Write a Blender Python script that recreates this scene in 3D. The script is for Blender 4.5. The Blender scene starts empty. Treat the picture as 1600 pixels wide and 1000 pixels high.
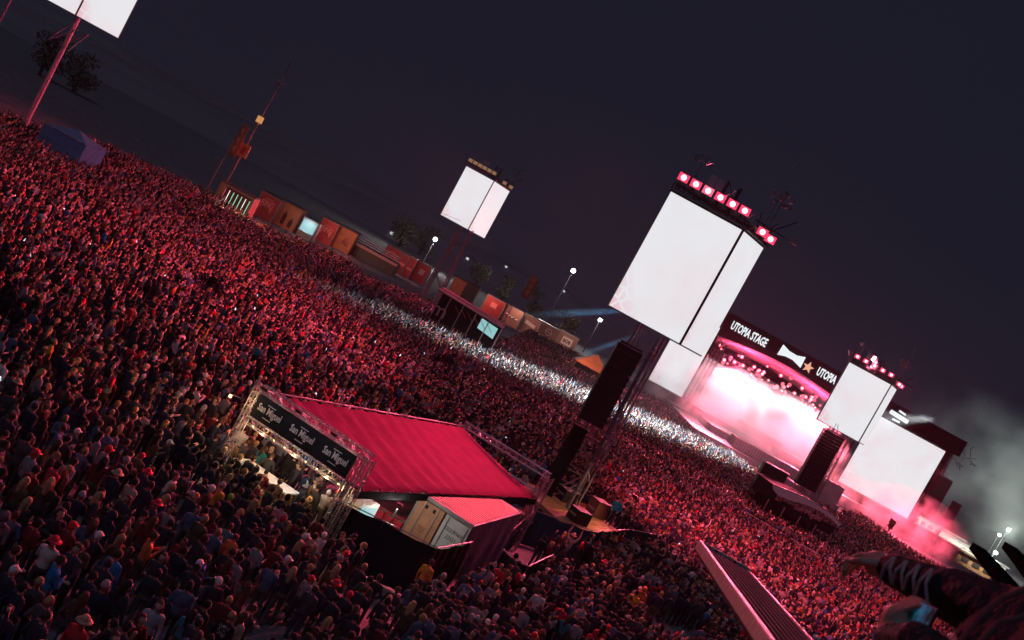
import bpy, bmesh, math, random
import numpy as np
from mathutils import Vector, Matrix
random.seed(11); rng = np.random.default_rng(11)
SC = bpy.context.scene
COL = SC.collection
# ------------------------------------------------------------------ camera
CAMH, FPX, TILT, ROLL = 12.0, 1555.6, math.atan(90/1555.6), math.radians(28.5)
FW = Vector((0, math.cos(TILT), -math.sin(TILT)))
UP = Vector((0, math.sin(TILT), math.cos(TILT)))
RT = Vector((1, 0, 0))
CPOS = Vector((0, 0, CAMH))
cr = RT*math.cos(ROLL) + UP*math.sin(ROLL)
cu = -RT*math.sin(ROLL) + UP*math.cos(ROLL)
cd = bpy.data.cameras.new('camera'); cam = bpy.data.objects.new('camera', cd); COL.objects.link(cam)
cd.sensor_width = 36; cd.lens = 35; cd.clip_start = 0.1; cd.clip_end = 6000
cd.dof.use_dof = True; cd.dof.focus_distance = 60; cd.dof.aperture_fstop = 6.5
M = Matrix.Identity(4)
for i in range(3):
    M[i][0] = cr[i]; M[i][1] = cu[i]; M[i][2] = -FW[i]; M[i][3] = CPOS[i]
cam.matrix_world = M
SC.camera = cam
# ------------------------------------------------------------------ night sky, added blue fill, exposure
w = bpy.data.worlds.new('World'); SC.world = w; w.use_nodes = True
bg = w.node_tree.nodes['Background']
bg.inputs['Color'].default_value = (0.0100, 0.0108, 0.0205, 1); bg.inputs['Strength'].default_value = 1.0
sd = bpy.data.lights.new('blue_fill_sun', 'SUN'); sd.energy = 0.22; sd.angle = math.radians(12); sd.color = (0.50, 0.62, 1.0)  # soft blue sun added as fill to lift the blacks
so = bpy.data.objects.new('blue_fill_sun', sd); COL.objects.link(so); so.rotation_euler = (math.radians(28), math.radians(-14), 0)
vs = SC.view_settings
vs.view_transform = 'Standard'; vs.look = 'None'; vs.exposure = 0; vs.gamma = 1
SC.render.engine = 'CYCLES'
SC.cycles.use_denoising = True
SC.cycles.max_bounces = 5; SC.cycles.diffuse_bounces = 2; SC.cycles.glossy_bounces = 2
SC.cycles.transmission_bounces = 2; SC.cycles.volume_bounces = 1; SC.cycles.transparent_max_bounces = 6
SC.cycles.sample_clamp_indirect = 4
SC.cycles.volume_step_rate = 2.0; SC.cycles.volume_max_steps = 128

def ray(x, y):
    dx, dy = x-800, y-500
    return cr*dx - cu*dy + FW*FPX
def P(x, y, h=0.0):
    """photo pixel -> the point at height h it looks at"""
    d = ray(x, y); t = (h-CAMH)/d.z
    return CPOS + d*t
def PD(x, y, depth):
    """photo pixel -> the point at distance depth along the ground (world y)"""
    d = ray(x, y); return CPOS + d*(depth/d.y)
def proj(p):
    q = Vector(p)-CPOS; z = q.dot(FW)
    return 800+FPX*q.dot(cr)/z, 500-FPX*q.dot(cu)/z
def projn(a):
    q = np.asarray(a, float)-np.array(CPOS)
    z = q@np.array(FW)
    z = np.where(z < 0.1, 0.1, z)
    return 800+FPX*(q@np.array(cr))/z, 500-FPX*(q@np.array(cu))/z

# ------------------------------------------------------------------ materials
MATS = {}
def mat(name, col=(.5,.5,.5), rough=.7, metal=0.0, emit=None, es=1.0, var=0.15, scale=6.0, bump=0.0, spec=.5):
    if name in MATS: return MATS[name]
    m = bpy.data.materials.new(name); m.use_nodes = True; MATS[name] = m
    nt = m.node_tree; b = nt.nodes['Principled BSDF']
    b.inputs['Roughness'].default_value = rough; b.inputs['Metallic'].default_value = metal; b.inputs['Specular IOR Level'].default_value = spec
    if emit is not None:
        b.inputs['Base Color'].default_value = (*[c*.3 for c in col], 1)
        b.inputs['Emission Color'].default_value = (*emit, 1); b.inputs['Emission Strength'].default_value = es
        return m
    if var > 0:
        tc = nt.nodes.new('ShaderNodeTexCoord'); n = nt.nodes.new('ShaderNodeTexNoise')
        n.inputs['Scale'].default_value = scale; n.inputs['Detail'].default_value = 5
        nt.links.new(tc.outputs['Object'], n.inputs['Vector'])
        r = nt.nodes.new('ShaderNodeValToRGB')
        r.color_ramp.elements[0].position = .3; r.color_ramp.elements[1].position = .7
        r.color_ramp.elements[0].color = (*[c*(1-var) for c in col], 1)
        r.color_ramp.elements[1].color = (*[min(1, c*(1+var)) for c in col], 1)
        nt.links.new(n.outputs['Fac'], r.inputs['Fac']); nt.links.new(r.outputs['Color'], b.inputs['Base Color'])
        if bump:
            bp = nt.nodes.new('ShaderNodeBump'); bp.inputs['Strength'].default_value = bump; bp.inputs['Distance'].default_value = .05
            nt.links.new(n.outputs['Fac'], bp.inputs['Height']); nt.links.new(bp.outputs['Normal'], b.inputs['Normal'])
    else:
        b.inputs['Base Color'].default_value = (*col, 1)
    return m

def screen_mat(name, seed):
    """white picture on an LED wall with a pale pink cracked pattern toward its lower corner"""
    m = bpy.data.materials.new(name); m.use_nodes = True; MATS[name] = m
    nt = m.node_tree; b = nt.nodes['Principled BSDF']; N = nt.nodes.new; L = nt.links.new
    b.inputs['Base Color'].default_value = (.02, .02, .02, 1); b.inputs['Roughness'].default_value = .6
    tc = N('ShaderNodeTexCoord'); v = N('ShaderNodeTexVoronoi'); v.feature = 'DISTANCE_TO_EDGE'; v.inputs['Scale'].default_value = 1.1
    L(tc.outputs['Object'], v.inputs['Vector'])
    n = N('ShaderNodeTexNoise'); n.inputs['Scale'].default_value = .35; n.noise_dimensions = '4D'; n.inputs['W'].default_value = seed
    L(tc.outputs['Object'], n.inputs['Vector'])
    e = N('ShaderNodeMapRange'); e.inputs['From Min'].default_value = .02; e.inputs['From Max'].default_value = .10
    L(v.outputs['Distance'], e.inputs['Value'])
    uv = N('ShaderNodeSeparateXYZ'); L(tc.outputs['Generated'], uv.inputs[0])
    mr = N('ShaderNodeMapRange'); mr.inputs['From Min'].default_value = .42; mr.inputs['From Max'].default_value = .0
    ad = N('ShaderNodeMath'); ad.operation = 'ADD'; L(uv.outputs['X'], ad.inputs[0]); L(uv.outputs['Z'], ad.inputs[1])
    L(ad.outputs[0], mr.inputs['Value'])
    m1 = N('ShaderNodeMath'); m1.operation = 'MULTIPLY'; L(e.outputs[0], m1.inputs[0]); L(mr.outputs[0], m1.inputs[1])
    n2 = N('ShaderNodeMapRange'); n2.inputs['From Min'].default_value = .45; n2.inputs['From Max'].default_value = .75; n2.inputs['To Max'].default_value = .25
    L(n.outputs['Fac'], n2.inputs['Value'])
    m2 = N('ShaderNodeMath'); m2.operation = 'ADD'; m2.use_clamp = True; L(m1.outputs[0], m2.inputs[0]); L(n2.outputs[0], m2.inputs[1])
    mx = N('ShaderNodeMix'); mx.data_type = 'RGBA'
    mx.inputs['A'].default_value = (.80, .80, .83, 1); mx.inputs['B'].default_value = (.80, .50, .56, 1)
    L(m2.outputs[0], mx.inputs['Factor']); L(mx.outputs['Result'], b.inputs['Emission Color'])
    b.inputs['Emission Strength'].default_value = 1.0
    return m

BLACK = mat('black_paint', (.012, .012, .014), .55)
STEEL = mat('truss_aluminium', (.42, .42, .44), .4, .6)
DSTEEL = mat('dark_steel', (.07, .07, .075), .45, .4)
GREY = mat('grey_metal', (.22, .22, .23), .5, .3)
BCLOTH = mat('black_cloth', (.020, .024, .030), 1.0, bump=.4, scale=3, spec=.08)
NET = mat('dark_blue_mesh', (.022, .085, .115), 1.0, bump=.5, scale=2.5, spec=.08)
WHITE = mat('white_paint', (.78, .78, .78), .6, var=.06)
TENTRED = mat('pvc_roof', (.175, .022, .07), .9, var=.12, scale=1.5, spec=.05)
CORAL = mat('container_roof_paint', (.72, .52, .42), .9, var=.08, scale=2, spec=.05)
PLY = mat('plywood', (.55, .25, .10), .7, var=.2, scale=2)
RUST = mat('container_brown', (.42, .21, .12), .6, var=.2, scale=2.5)
CWHITE = mat('container_white', (.50, .52, .52), .6, var=.15, scale=3)
INK = mat('black_ink', (.01, .01, .01), .8, var=0)
PRINTW = mat('white_print', (.75, .72, .72), .8, var=0)
STALLRED = mat('stall_red', (.36, .05, .05), .6, var=.2, scale=1.2)
STALLORG = mat('stall_orange', (.55, .20, .10), .6, var=.15, scale=1.2)
STALLTAN = mat('stall_tan', (.36, .22, .12), .6, var=.15, scale=1.2)
STALLGRY = mat('stall_brown', (.24, .14, .12), .6, var=.15, scale=1.2)
BLUETENT = mat('blue_canvas', (.02, .17, .26), 1.0, var=.2, scale=1.5)
LAMPRED = mat('red_lens', emit=(1.0, .035, .10), es=1.6)
LAMPCORE = mat('lamp_core', emit=(1.0, .45, .52), es=3.0)
LAMPPINK = mat('pink_lens', emit=(1.0, .12, .20), es=1.3)
LAMPWHITE = mat('white_lens', emit=(1.0, .97, .92), es=12.0)
NEONW = mat('neon_white', emit=(.95, .95, .85), es=1.0)
NEONG = mat('neon_green', emit=(.35, .85, .55), es=.8)
NEONR = mat('neon_red', emit=(.7, .08, .15), es=.6)
SIGNW = mat('lit_sign', emit=(.78, .88, .90), es=1.0)
BULB = mat('warm_bulb', emit=(1.0, .68, .32), es=4.0)
CYAN = mat('cyan_lit_panel', emit=(.35, .75, .78), es=.7)
ORSIGN = mat('orange_sign', (.60, .22, .10), .6)

# ------------------------------------------------------------------ mesh helpers
class MB:
    def __init__(s): s.v = []; s.f = []; s.m = []
    def quad(s, pts, mi=0):
        b = len(s.v); s.v += [tuple(p) for p in pts]; s.f.append(tuple(range(b, b+len(pts)))); s.m.append(mi); return s
    def box(s, c, h, ax=None, mi=0):
        c = Vector(c); ax = ax or (Vector((1,0,0)), Vector((0,1,0)), Vector((0,0,1)))
        b = len(s.v)
        for k in range(8):
            s.v.append(tuple(c + ax[0]*h[0]*(1 if k & 1 else -1) + ax[1]*h[1]*(1 if k & 2 else -1) + ax[2]*h[2]*(1 if k & 4 else -1)))
        for q in ((0,2,3,1),(4,5,7,6),(0,1,5,4),(2,6,7,3),(0,4,6,2),(1,3,7,5)):
            s.f.append(tuple(b+i for i in q)); s.m.append(mi)
        return s
    def bar(s, p0, p1, r, n=5, r1=None, mi=0, cap=True):
        p0, p1 = Vector(p0), Vector(p1); d = p1-p0
        if d.length < 1e-6: return s
        d.normalize(); a = d.orthogonal().normalized(); c = d.cross(a); r1 = r if r1 is None else r1
        b = len(s.v)
        for p, rr in ((p0, r), (p1, r1)):
            for k in range(n):
                t = 2*math.pi*k/n; s.v.append(tuple(p+(a*math.cos(t)+c*math.sin(t))*rr))
        for k in range(n):
            k2 = (k+1) % n; s.f.append((b+k, b+k2, b+n+k2, b+n+k)); s.m.append(mi)
        if cap:
            s.f.append(tuple(b+k for k in range(n-1, -1, -1))); s.m.append(mi)
            s.f.append(tuple(b+n+k for k in range(n))); s.m.append(mi)
        return s
    def path(s, pts, r, n=6, mi=0):
        for a, b in zip(pts[:-1], pts[1:]): s.bar(a, b, r, n, mi=mi)
        return s
    def prism(s, pts, off, mi=0):
        """closed slab: outline pts pushed by vector off"""
        off = Vector(off); n = len(pts); b = len(s.v)
        s.v += [tuple(p) for p in pts] + [tuple(Vector(p)+off) for p in pts]
        s.f.append(tuple(range(b+n-1, b-1, -1))); s.m.append(mi)
        s.f.append(tuple(range(b+n, b+2*n))); s.m.append(mi)
        for k in range(n):
            k2 = (k+1) % n; s.f.append((b+k, b+k2, b+n+k2, b+n+k)); s.m.append(mi)
        return s
    def truss(s, p0, p1, w, up, r=.025, step=None, mi=0, rb=None):
        p0, p1 = Vector(p0), Vector(p1); d = (p1-p0); L = d.length; d.normalize()
        up = Vector(up); a = d.cross(up).normalized(); c = a.cross(d).normalized(); rb = rb or r*.6
        cs = [(-1,-1),(1,-1),(1,1),(-1,1)]
        ch = [(a*x+c*y)*w*.5 for x, y in cs]
        for o in ch: s.bar(p0+o, p1+o, r, 5, mi=mi)
        n = max(2, int(round(L/(step or w*1.15))))
        for k in range(n):
            t0, t1 = p0+d*L*k/n, p0+d*L*(k+1)/n
            for q in range(4):
                o0, o1 = ch[q], ch[(q+1) % 4]
                if k % 2: o0, o1 = o1, o0
                s.bar(t0+o0, t1+o1, rb, 4, mi=mi, cap=False)
                s.bar(t0+o0, t0+o1, rb, 4, mi=mi, cap=False)
        return s
    def build(s, name, mats, parent=None, smooth=False):
        me = bpy.data.meshes.new(name); me.from_pydata(s.v, [], s.f)
        if not isinstance(mats, (list, tuple)): mats = [mats]
        for m in mats: me.materials.append(m)
        if len(mats) > 1: me.polygons.foreach_set('material_index', s.m)
        if smooth: me.polygons.foreach_set('use_smooth', [True]*len(me.polygons))
        me.update()
        o = bpy.data.objects.new(name, me); COL.objects.link(o)
        if parent: adopt(o, parent)
        return o

def adopt(o, parent):
    o.parent = parent
    o.matrix_parent_inverse = Matrix.Translation(parent.location).inverted() if parent.rotation_euler.z == 0 else parent.matrix_basis.inverted()
def tag(o, label=None, cat=None, group=None, kind=None):
    if label: o['label'] = label
    if cat: o['category'] = cat
    if group: o['group'] = group
    if kind: o['kind'] = kind
    return o
def thing(name, loc, label, cat, group=None):
    o = bpy.data.objects.new(name, None); COL.objects.link(o); o.location = loc; o.empty_display_size = .2
    return tag(o, label, cat, group)

def text(s, right, up, centre, height, material, parent, name='lettering', depth=.02, width=None, shear=0.0, bold=0.0):
    cu_ = bpy.data.curves.new('t', 'FONT'); cu_.body = s; cu_.size = 1; cu_.extrude = .5; cu_.shear = shear; cu_.offset = bold
    cu_.align_x = 'CENTER'; cu_.align_y = 'CENTER'; cu_.resolution_u = 2; cu_.space_line = .8
    to = bpy.data.objects.new('t', cu_); COL.objects.link(to)
    dg = bpy.context.evaluated_depsgraph_get(); dg.update()
    me = bpy.data.meshes.new_from_object(to.evaluated_get(dg))
    bpy.data.objects.remove(to); bpy.data.curves.remove(cu_)
    co = np.empty(len(me.vertices)*3); me.vertices.foreach_get('co', co); co = co.reshape(-1, 3)
    lo, hi = co.min(0), co.max(0); co -= (lo+hi)/2
    sy = height/max(1e-6, hi[1]-lo[1]); sx = sy if width is None else width/(hi[0]-lo[0])
    right, up = Vector(right).normalized(), Vector(up).normalized(); nrm = right.cross(up)
    B = np.array([list(right*sx), list(up*sy), list(nrm*depth)])
    co = co@B + np.array(centre)
    me.vertices.foreach_set('co', co.ravel()); me.materials.clear(); me.materials.append(material); me.update(); me.name = name
    o = bpy.data.objects.new(name, me); COL.objects.link(o)
    if parent: adopt(o, parent)
    return o
def lamp(name, loc, target, power, color, cone=60, blend=.5, radius=.3, kind='SPOT'):
    l = bpy.data.lights.new(name, kind); l.energy = power; l.color = color
    if kind == 'SPOT':
        l.spot_size = math.radians(cone); l.spot_blend = blend
    l.shadow_soft_size = radius
    o = bpy.data.objects.new(name, l); COL.objects.link(o); o.location = loc
    if target is not None:
        o.rotation_euler = (Vector(target)-Vector(loc)).to_track_quat('-Z', 'Y').to_euler()
    return o
Z = Vector((0, 0, 1))
def inpoly(px, py, poly):
    px = np.asarray(px, float); py = np.asarray(py, float); c = np.zeros(px.shape, bool); n = len(poly); j = n-1
    for i in range(n):
        xi, yi = poly[i][:2]; xj, yj = poly[j][:2]
        with np.errstate(divide='ignore', invalid='ignore'):
            t = ((yi > py) != (yj > py)) & (px < (xj-xi)*(py-yi)/((yj-yi) if yj != yi else 1e-9)+xi)
        c ^= t; j = i
    return c
EXCL = []   # ground polygons nobody in the crowd stands in
# ================================================================== ground and hills
GROUND = mat('trodden_asphalt', (.15, .14, .145), .9, var=.3, scale=.6, bump=.3)
MB().quad([(-700,-60,0),(700,-60,0),(700,900,0),(-700,900,0)]).build('ground', GROUND)['kind'] = 'structure'
DARKTREE = mat('dark_foliage', (.10, .13, .09), .9, var=.4, scale=2)
def hills():
    nx, ny = 70, 24; v = []; f = []
    for j in range(ny):
        for i in range(nx):
            x = -420+i*14.0; y = 235+j*26.0
            t = min(1, j/9.0); e = max(0, min(1, (130-x)/160))
            h = 9*t*t*(3-2*t)*e*(1+.25*math.sin(x*.021+1)+.15*math.sin(y*.03+x*.05)) - .6
            v.append((x, y, h))
    for j in range(ny-1):
        for i in range(nx-1):
            a = j*nx+i; f.append((a, a+1, a+nx+1, a+nx))
    m = MB(); m.v = v; m.f = f; m.m = [0]*len(f)
    o = m.build('hills', mat('dark_hillside', (.23, .205, .21), .95, var=.18, scale=.02), smooth=True); o['kind'] = 'structure'
hills()
def hill_h(x, y):
    j = (y-235)/26.0; t = max(0, min(1, j/9.0)); e = max(0, min(1, (130-x)/160))
    return 9*t*t*(3-2*t)*e*(1+.25*math.sin(x*.021+1)+.15*math.sin(y*.03+x*.05)) - .6

def leaf_cloud(centre, rad, n, size):
    m = MB()
    for _ in range(n):
        d = Vector((random.gauss(0,1), random.gauss(0,1), random.gauss(0,1))).normalized()*(random.random()**.4)
        p = Vector(centre)+Vector((d.x*rad[0], d.y*rad[1], d.z*rad[2]))
        a = Vector((random.gauss(0,1), random.gauss(0,1), random.gauss(0,1))).normalized(); b = a.orthogonal().normalized()
        s = size*random.uniform(.6, 1.3); m.quad([p-a*s, p+b*s*.5, p+a*s, p-b*s*.5])
    return m
def tree(x, y, h, label):
    z0 = hill_h(x, y) if y > 235 else 0
    t = thing('tree', (x, y, z0), label, 'tree', 'dark trees on the hillside')
    tr = MB(); tr.bar((x,y,z0), (x,y,z0+h*.6), .3, 7, .12)
    for k in range(5):
        a = k*1.3; tr.bar((x,y,z0+h*(.3+.06*k)), (x+math.cos(a)*h*.22, y+math.sin(a)*h*.22, z0+h*(.55+.06*k)), .1, 5, .03)
    tr.build('trunk', mat('bark', (.06,.045,.035), .9), t)
    m = MB()
    for k in range(7):
        a = random.uniform(0, 6.28); r = h*.34*random.random()
        c = leaf_cloud((x+math.cos(a)*r, y+math.sin(a)*r, z0+h*random.uniform(.22, .8)), (h*.26, h*.26, h*.18), 150, .32)
        b = len(m.v); m.v += c.v; m.f += [tuple(i+b for i in q) for q in c.f]; m.m += c.m
    m.build('crown', DARKTREE, t)
for (px, py, yy, h, lb) in ((862,424,262,9,'green tree lit by the street lamp on the hillside'), (912,452,255,7,'small dark tree right of the bright hillside lamp'),
        (640,352,250,8,'dark tree left of the brighter lamp near the lit screen tower'), (655,330,262,9,'dark tree above the small hillside lights left of the screen tower'),
        (770,398,256,8,'dark tree right of the far screen tower foot'), (815,408,258,8,'dark tree among small white lights on the hillside'),
        (700,312,268,9,'dark tree behind the far screen tower'), (60,120,175,9,'dark tree behind the crowd at far left'), (110,150,178,8,'bushy dark tree behind the blue tent')):
    q = PD(px, py, yy); tree(q.x, yy, h, lb)

# small buildings and lamps on the hillside
def street_lamp(px, py, yy, label, power, warm=(1,.97,.92), r=.45):
    q = PD(px, py, yy); z0 = hill_h(q.x, yy) if yy > 235 else 0
    t = thing('floodlight_pole', (q.x, yy, z0), label, 'lamp', 'white floodlights behind the field')
    MB().bar((q.x,yy+.5,z0-.5), (q.x,yy+.5,q.z+.3), .12, 7, .07).build('pole', DSTEEL, t)
    hd = MB().box((q.x,yy+.25,q.z), (.5,.22,.4)).build('housing', DSTEEL, t)
    m = MB(); n = 14
    m.quad([(q.x+math.cos(2*math.pi*k/n)*r, yy-.0, q.z+math.sin(2*math.pi*k/n)*r) for k in range(n)])
    m.bar((q.x,yy+.02,q.z),(q.x,yy-.25,q.z), r, 14, r*.6)
    m.build('lens', LAMPWHITE, t)
    lamp('floodlight_beam', (q.x, yy-.6, q.z), None, power, warm, kind='POINT', radius=.3)
street_lamp(680, 374, 232, 'bright white floodlight left of the far screen tower', 5000, r=.5)
street_lamp(896, 423, 240, 'bright white floodlight beside the green tree on the hillside', 6000, r=.55)
street_lamp(938, 500, 226, 'small white lamp left of the nearest screen tower', 1200, r=.28)
HGREY = mat('hut_grey', (.35,.35,.36), .8)
for i, (px, py, wd, lb) in enumerate(((640,362,5,'small pale hut on the dark slope left of the floodlight'),(735,405,4,'tiny grey hut right of the far tower truss'),(795,418,5,'pale hut among the hillside lights'),
        (884,456,4,'pale shed below the right hillside floodlight'),(618,366,4,'small hut low on the slope above the red stalls'))):
    for yy in range(240, 520, 4):
        q = PD(px, py, yy); z0 = hill_h(q.x, yy)
        if q.z <= z0+1.8: break
    t = thing('hut', (q.x,yy,z0), lb, 'hut', 'huts on the hillside'); zt = z0+2.2
    MB().box((q.x,yy,z0+.6), (wd/2,1.5,1.6)).build('wall', HGREY, t)
    MB().prism([(q.x-wd*.56,yy-1.7,zt+.004),(q.x+wd*.56,yy-1.7,zt+.004),(q.x,yy-1.7,zt+1)], (0,3.4,0)).build('roof', GREY, t)
    MB().box((q.x-wd*.2,yy-1.53,zt-.75), (.45,.03,.35)).build('window', mat('hut_window', emit=(.8,.85,.9), es=.7), t)

# ================================================================== main stage
YS = 194.0
def XU(u, y=YS): return u*y/FPX
stage = thing('festival_stage', (53, YS, 0), 'huge dark festival stage with curved roof, red lamps and white smoke', 'stage')
X0, X1, X2, X3 = XU(228), XU(293), XU(555), XU(682)
STG = mat('stage_black', (.010,.009,.012), .95, spec=.05); DECK = mat('stage_deck_grey', (.34,.32,.33), .55, var=.15, scale=.8)
MB().box((54,YS+2,1.0), (21,12,1.0)).box((46,168,.9), (13,12.5,.9)).build('deck', [DECK], stage)
for (x, y, sx, sy, z0, z1) in ((41,172,3.2,5,1.8,2.9),(47,163,6,2.2,1.8,3.4),(54.5,160,1.8,2,1.8,4.2),(57.3,158,1.5,1.5,1.8,4.6),(44,186,7,4,2.0,3.6),(60,188,6,3,2.0,4.0),(52,190,4,3,2.0,5.0)):
    MB().box((x,y,(z0+z1)/2+.004), (sx,sy,(z1-z0)/2)).build('riser', DECK, stage)
rs = MB()
for k in range(26): rs.box((41.3+k*.46,160.7,2.55), (.07,.05,.75))
rs.build('riser_slats', mat('riser_slat', (.5,.42,.42), .6), stage)
# curved header over the opening, plus the flat header over the right screen
hb = MB(); n = 24; pts = []
for k in range(n+1):
    t = k/n; x = X1-.5+(X2-X1+1)*t; pts.append((x, YS-2.2, 16.3+1.7*math.sin(math.pi*min(1, t*1.02)) + (.9*(1-t))))
hb.prism([Vector(p) for p in pts]+[Vector((X2+.5,YS-2.2,22.2)), Vector((X1-.5,YS-2.2,22.2))], (0,3.4,0))
header = hb.build('header', STG, stage)
MB().box(((X2+X3)/2+1.8, YS-.6, 20.4), ((X3-X2)/2+1.2, 1.5, 1.6)).build('side_header', STG, stage)
cv = MB()
for k in range(n):
    (xa,_,za),(xb,_,zb) = pts[k], pts[k+1]
    for r_ in range(5):
        y0, y1 = YS+1.3+r_*3.6, YS+1.3+(r_+1)*3.6
        cv.quad([(xa,y0,za-.35*r_),(xb,y0,zb-.35*r_),(xb,y1,zb-.35*(r_+1)),(xa,y1,za-.35*(r_+1))])
cv.build('roof_lining', mat('roof_lining_grey', (.30,.27,.30), .8), stage)
for xs in (X1+.6, X1+2.2, X2-.8, X2-2.4):
    MB().truss((xs,YS+1,2.0),(xs,YS+1,16.4), .9, (0,1,0), .07).build('wing_tower', DSTEEL, stage)
MB().box((X1-.2,YS+8,9.5), (.15,9,7.5)).build('side_wall', STG, stage)
MB().box((X2+.2,YS+8,9.5), (.15,9,7.5)).build('side_wall', STG, stage)
MB().box(((X1+X2)/2,YS+19.5,9), ((X2-X1)/2,.2,8)).build('back_wall', STG, stage)
for d in (4, 8, 12):
    MB().truss((X1+1,YS+d,15.4-.25*d),(X2-1,YS+d,14.6-.25*d), .8, Z, .06, 1.4).build('lamp_truss', DSTEEL, stage)
# tower column right of the right screen
MB().truss((X3+1.2,YS,0),(X3+1.2,YS,20.5), 1.9, (0,1,0), .12, 2.2).build('side_tower', DSTEEL, stage)
MB().box((X3+1.2,YS+.2,9.5), (1.05,.5,9.3)).build('side_drape', mat('maroon_scrim', (.06,.02,.025), .8), stage)
MB().truss((X3+2.8,YS+1,0),(X3+2.8,YS+1,19.5), .8, (0,1,0), .07, 1.5).build('side_tower', STEEL, stage)
rg = MB()
for k in range(18):
    a = Vector((X3+random.uniform(2.5,6.5), YS+random.uniform(-.5,1.5), random.uniform(17.5,21.5))); rg.bar(a, a+Vector((random.uniform(-2,2),0,random.uniform(-1.4,1.4))), .07, 4)
rg.build('rigging', DSTEEL, stage)['kind'] = 'stuff'
MB().bar((X3+2.6,YS,20),(X3+2.9,YS,31), .07, 5, .03).build('lightning_rod', STEEL, stage)
# big LED walls
def led_wall(name, x0, x1, z0, z1, y, label, seed, cols):
    t = thing(name, ((x0+x1)/2, y, z0), label, 'screen')
    m = screen_mat('led_picture_%d' % seed, seed)
    MB().box(((x0+x1)/2, y+.3, (z0+z1)/2), ((x1-x0)/2, .25, (z1-z0)/2)).build('frame', BLACK, t)
    f = MB().prism([(x0+.05,y-.06,z0+.05),(x1-.05,y-.06,z0+.05),(x1-.05,y-.06,z1-.05),(x0+.05,y-.06,z1-.05)], (0,.09,0)).build('picture_panel', m, t)
    tr = MB()
    for k in range(cols): tr.box((x0+(k+.5)*(x1-x0)/cols, y+.1, z1+.16), (.35,.25,.155))
    tr.build('hanging_bracket', DSTEEL, t)['kind'] = 'stuff'
    return t
led_wall('led_wall', X0, X1-.7, 3.4, 18.7, YS-2.6, 'huge white lit screen left of the stage, behind the near screen tower', 3, 8)
led_wall('led_wall', X2+.7, X3, 3.6, 18.5, YS-2.6, 'huge white lit screen at the right end of the stage', 4, 11)
# back screen of the stage showing white
lw = led_wall('backdrop_screen', X1+1.5, X2-1.5, 3.0, 12.8, YS+17, 'white lit backdrop screen behind the smoke on stage', 5, 8)
for (x0, x1) in ((X0-1, X1-.5), (X2+.5, X3+1)):
    MB().box(((x0+x1)/2, YS-4.2, 1.75), ((x1-x0)/2, 1.4, 1.75)).build('screen_ledge', mat('ledge_grey', (.3,.28,.28), .7), stage)
# glowing signs on the header
def lit_text(px, py, s, w, h, name):
    q = PD(px, py, YS-2.45); return text(s, (1,0,0), (0,0,1), q, h, SIGNW, header, name, depth=.1, width=w, bold=.03)
lit_text(1171, 522, 'UTOPIA STAGE', 7.6, 1.75, 'sign_lettering')
lit_text(1305, 594, 'UTOPIA STAGE', 7.6, 1.75, 'sign_lettering')
q = PD(1237, 556, YS-2.5)
MB().prism([q+Vector(a) for a in ((-2.5,0,-1.1),(-1.0,0,-.65),(.6,0,-.6),(2.6,0,-1.2),(2.5,0,1.05),(.9,0,.55),(-.8,0,.6),(-2.4,0,1.15))], (0,.25,0)).build('logo_sign', SIGNW, header)
q = PD(1263, 574, YS-2.5); st = []
for k in range(10):
    a = math.pi*.2*k+.3; r_ = 1.15 if k % 2 == 0 else .5
    st.append(q+Vector((math.cos(a)*r_,0,math.sin(a)*r_)))
MB().prism(st, (0,.2,0)).build('star_emblem', mat('emblem_gold', emit=(.85,.45,.28), es=.9), header)
q = PD(1405, 651, YS-2.5); m = MB()
for (a, b, r_) in (((-1.9,0,.1),(1.9,0,-.15),.42),((-.5,0,1.0),(.9,0,.85),.2),((-.9,0,-1.0),(.6,0,-.95),.2)):
    m.bar(q+Vector(a), q+Vector(b), r_, 8)
m.build('logo_sign', SIGNW, header)
# lamps hung in the stage roof
lens0 = None
def stage_lamp(x, y, z, big, label, group, material):
    t = thing('stage_lamp', (x,y,z), label, 'lamp', group)
    r_ = .42 if big else .26
    MB().bar((x,y+.5,z+.1),(x,y,z), r_*.6, 8, r_*1.05).bar((x,y+.3,z),(x,y+.3,z+.9),.05,4).build('body', BLACK, t)
    m = MB(); m.bar((x,y-.01,z),(x,y-.12,z), r_, 10, r_*.75); ln = m.build('lens', material, t)
    if material is LAMPRED: MB().bar((x,y-.122,z),(x,y-.16,z), r_*.6, 8, r_*.4).build('lamp_core', LAMPCORE, ln)
LP_ = []
for k in range(76):
    t = random.random(); x = X1+1.2+(X2-X1-2.4)*(t**.85); d = random.choice((1.5,4,4,8,8,12))
    off = random.uniform(-2.6,.6); LP_.append((x, YS+d-.7, 15.9-1.3*t+off+(1.0*math.sin(math.pi*t))-.06*d, 0 if off > -.45 else (1 if off > -1.5 else 2)))
for row in range(3):
    for k, (x,y,z,_) in enumerate(sorted(l for l in LP_ if l[3] == row)):
        od = '%d%s' % (k+1, 'th' if 10 <= k+1 <= 20 else {1:'st',2:'nd',3:'rd'}.get((k+1) % 10, 'th'))
        stage_lamp(x, y, z, random.random() < .55, 'red stage lamp, %s from the left in the %s row under the stage roof' % (od, ('upper','middle','lower')[row]), 'red lamps under the stage roof', LAMPRED if random.random() < .6 else LAMPPINK)
for k, (px, py) in enumerate(((1442,757),(1427,783),(1413,808),(1453,736))):
    q = PD(px, py, YS-1.2); stage_lamp(q.x, q.y, q.z, k != 3, '%s pink lamp on the column right of the stage screen' % ('second highest','third highest','lowest','topmost dim')[k], 'lamps up the stage column', LAMPPINK)

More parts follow.
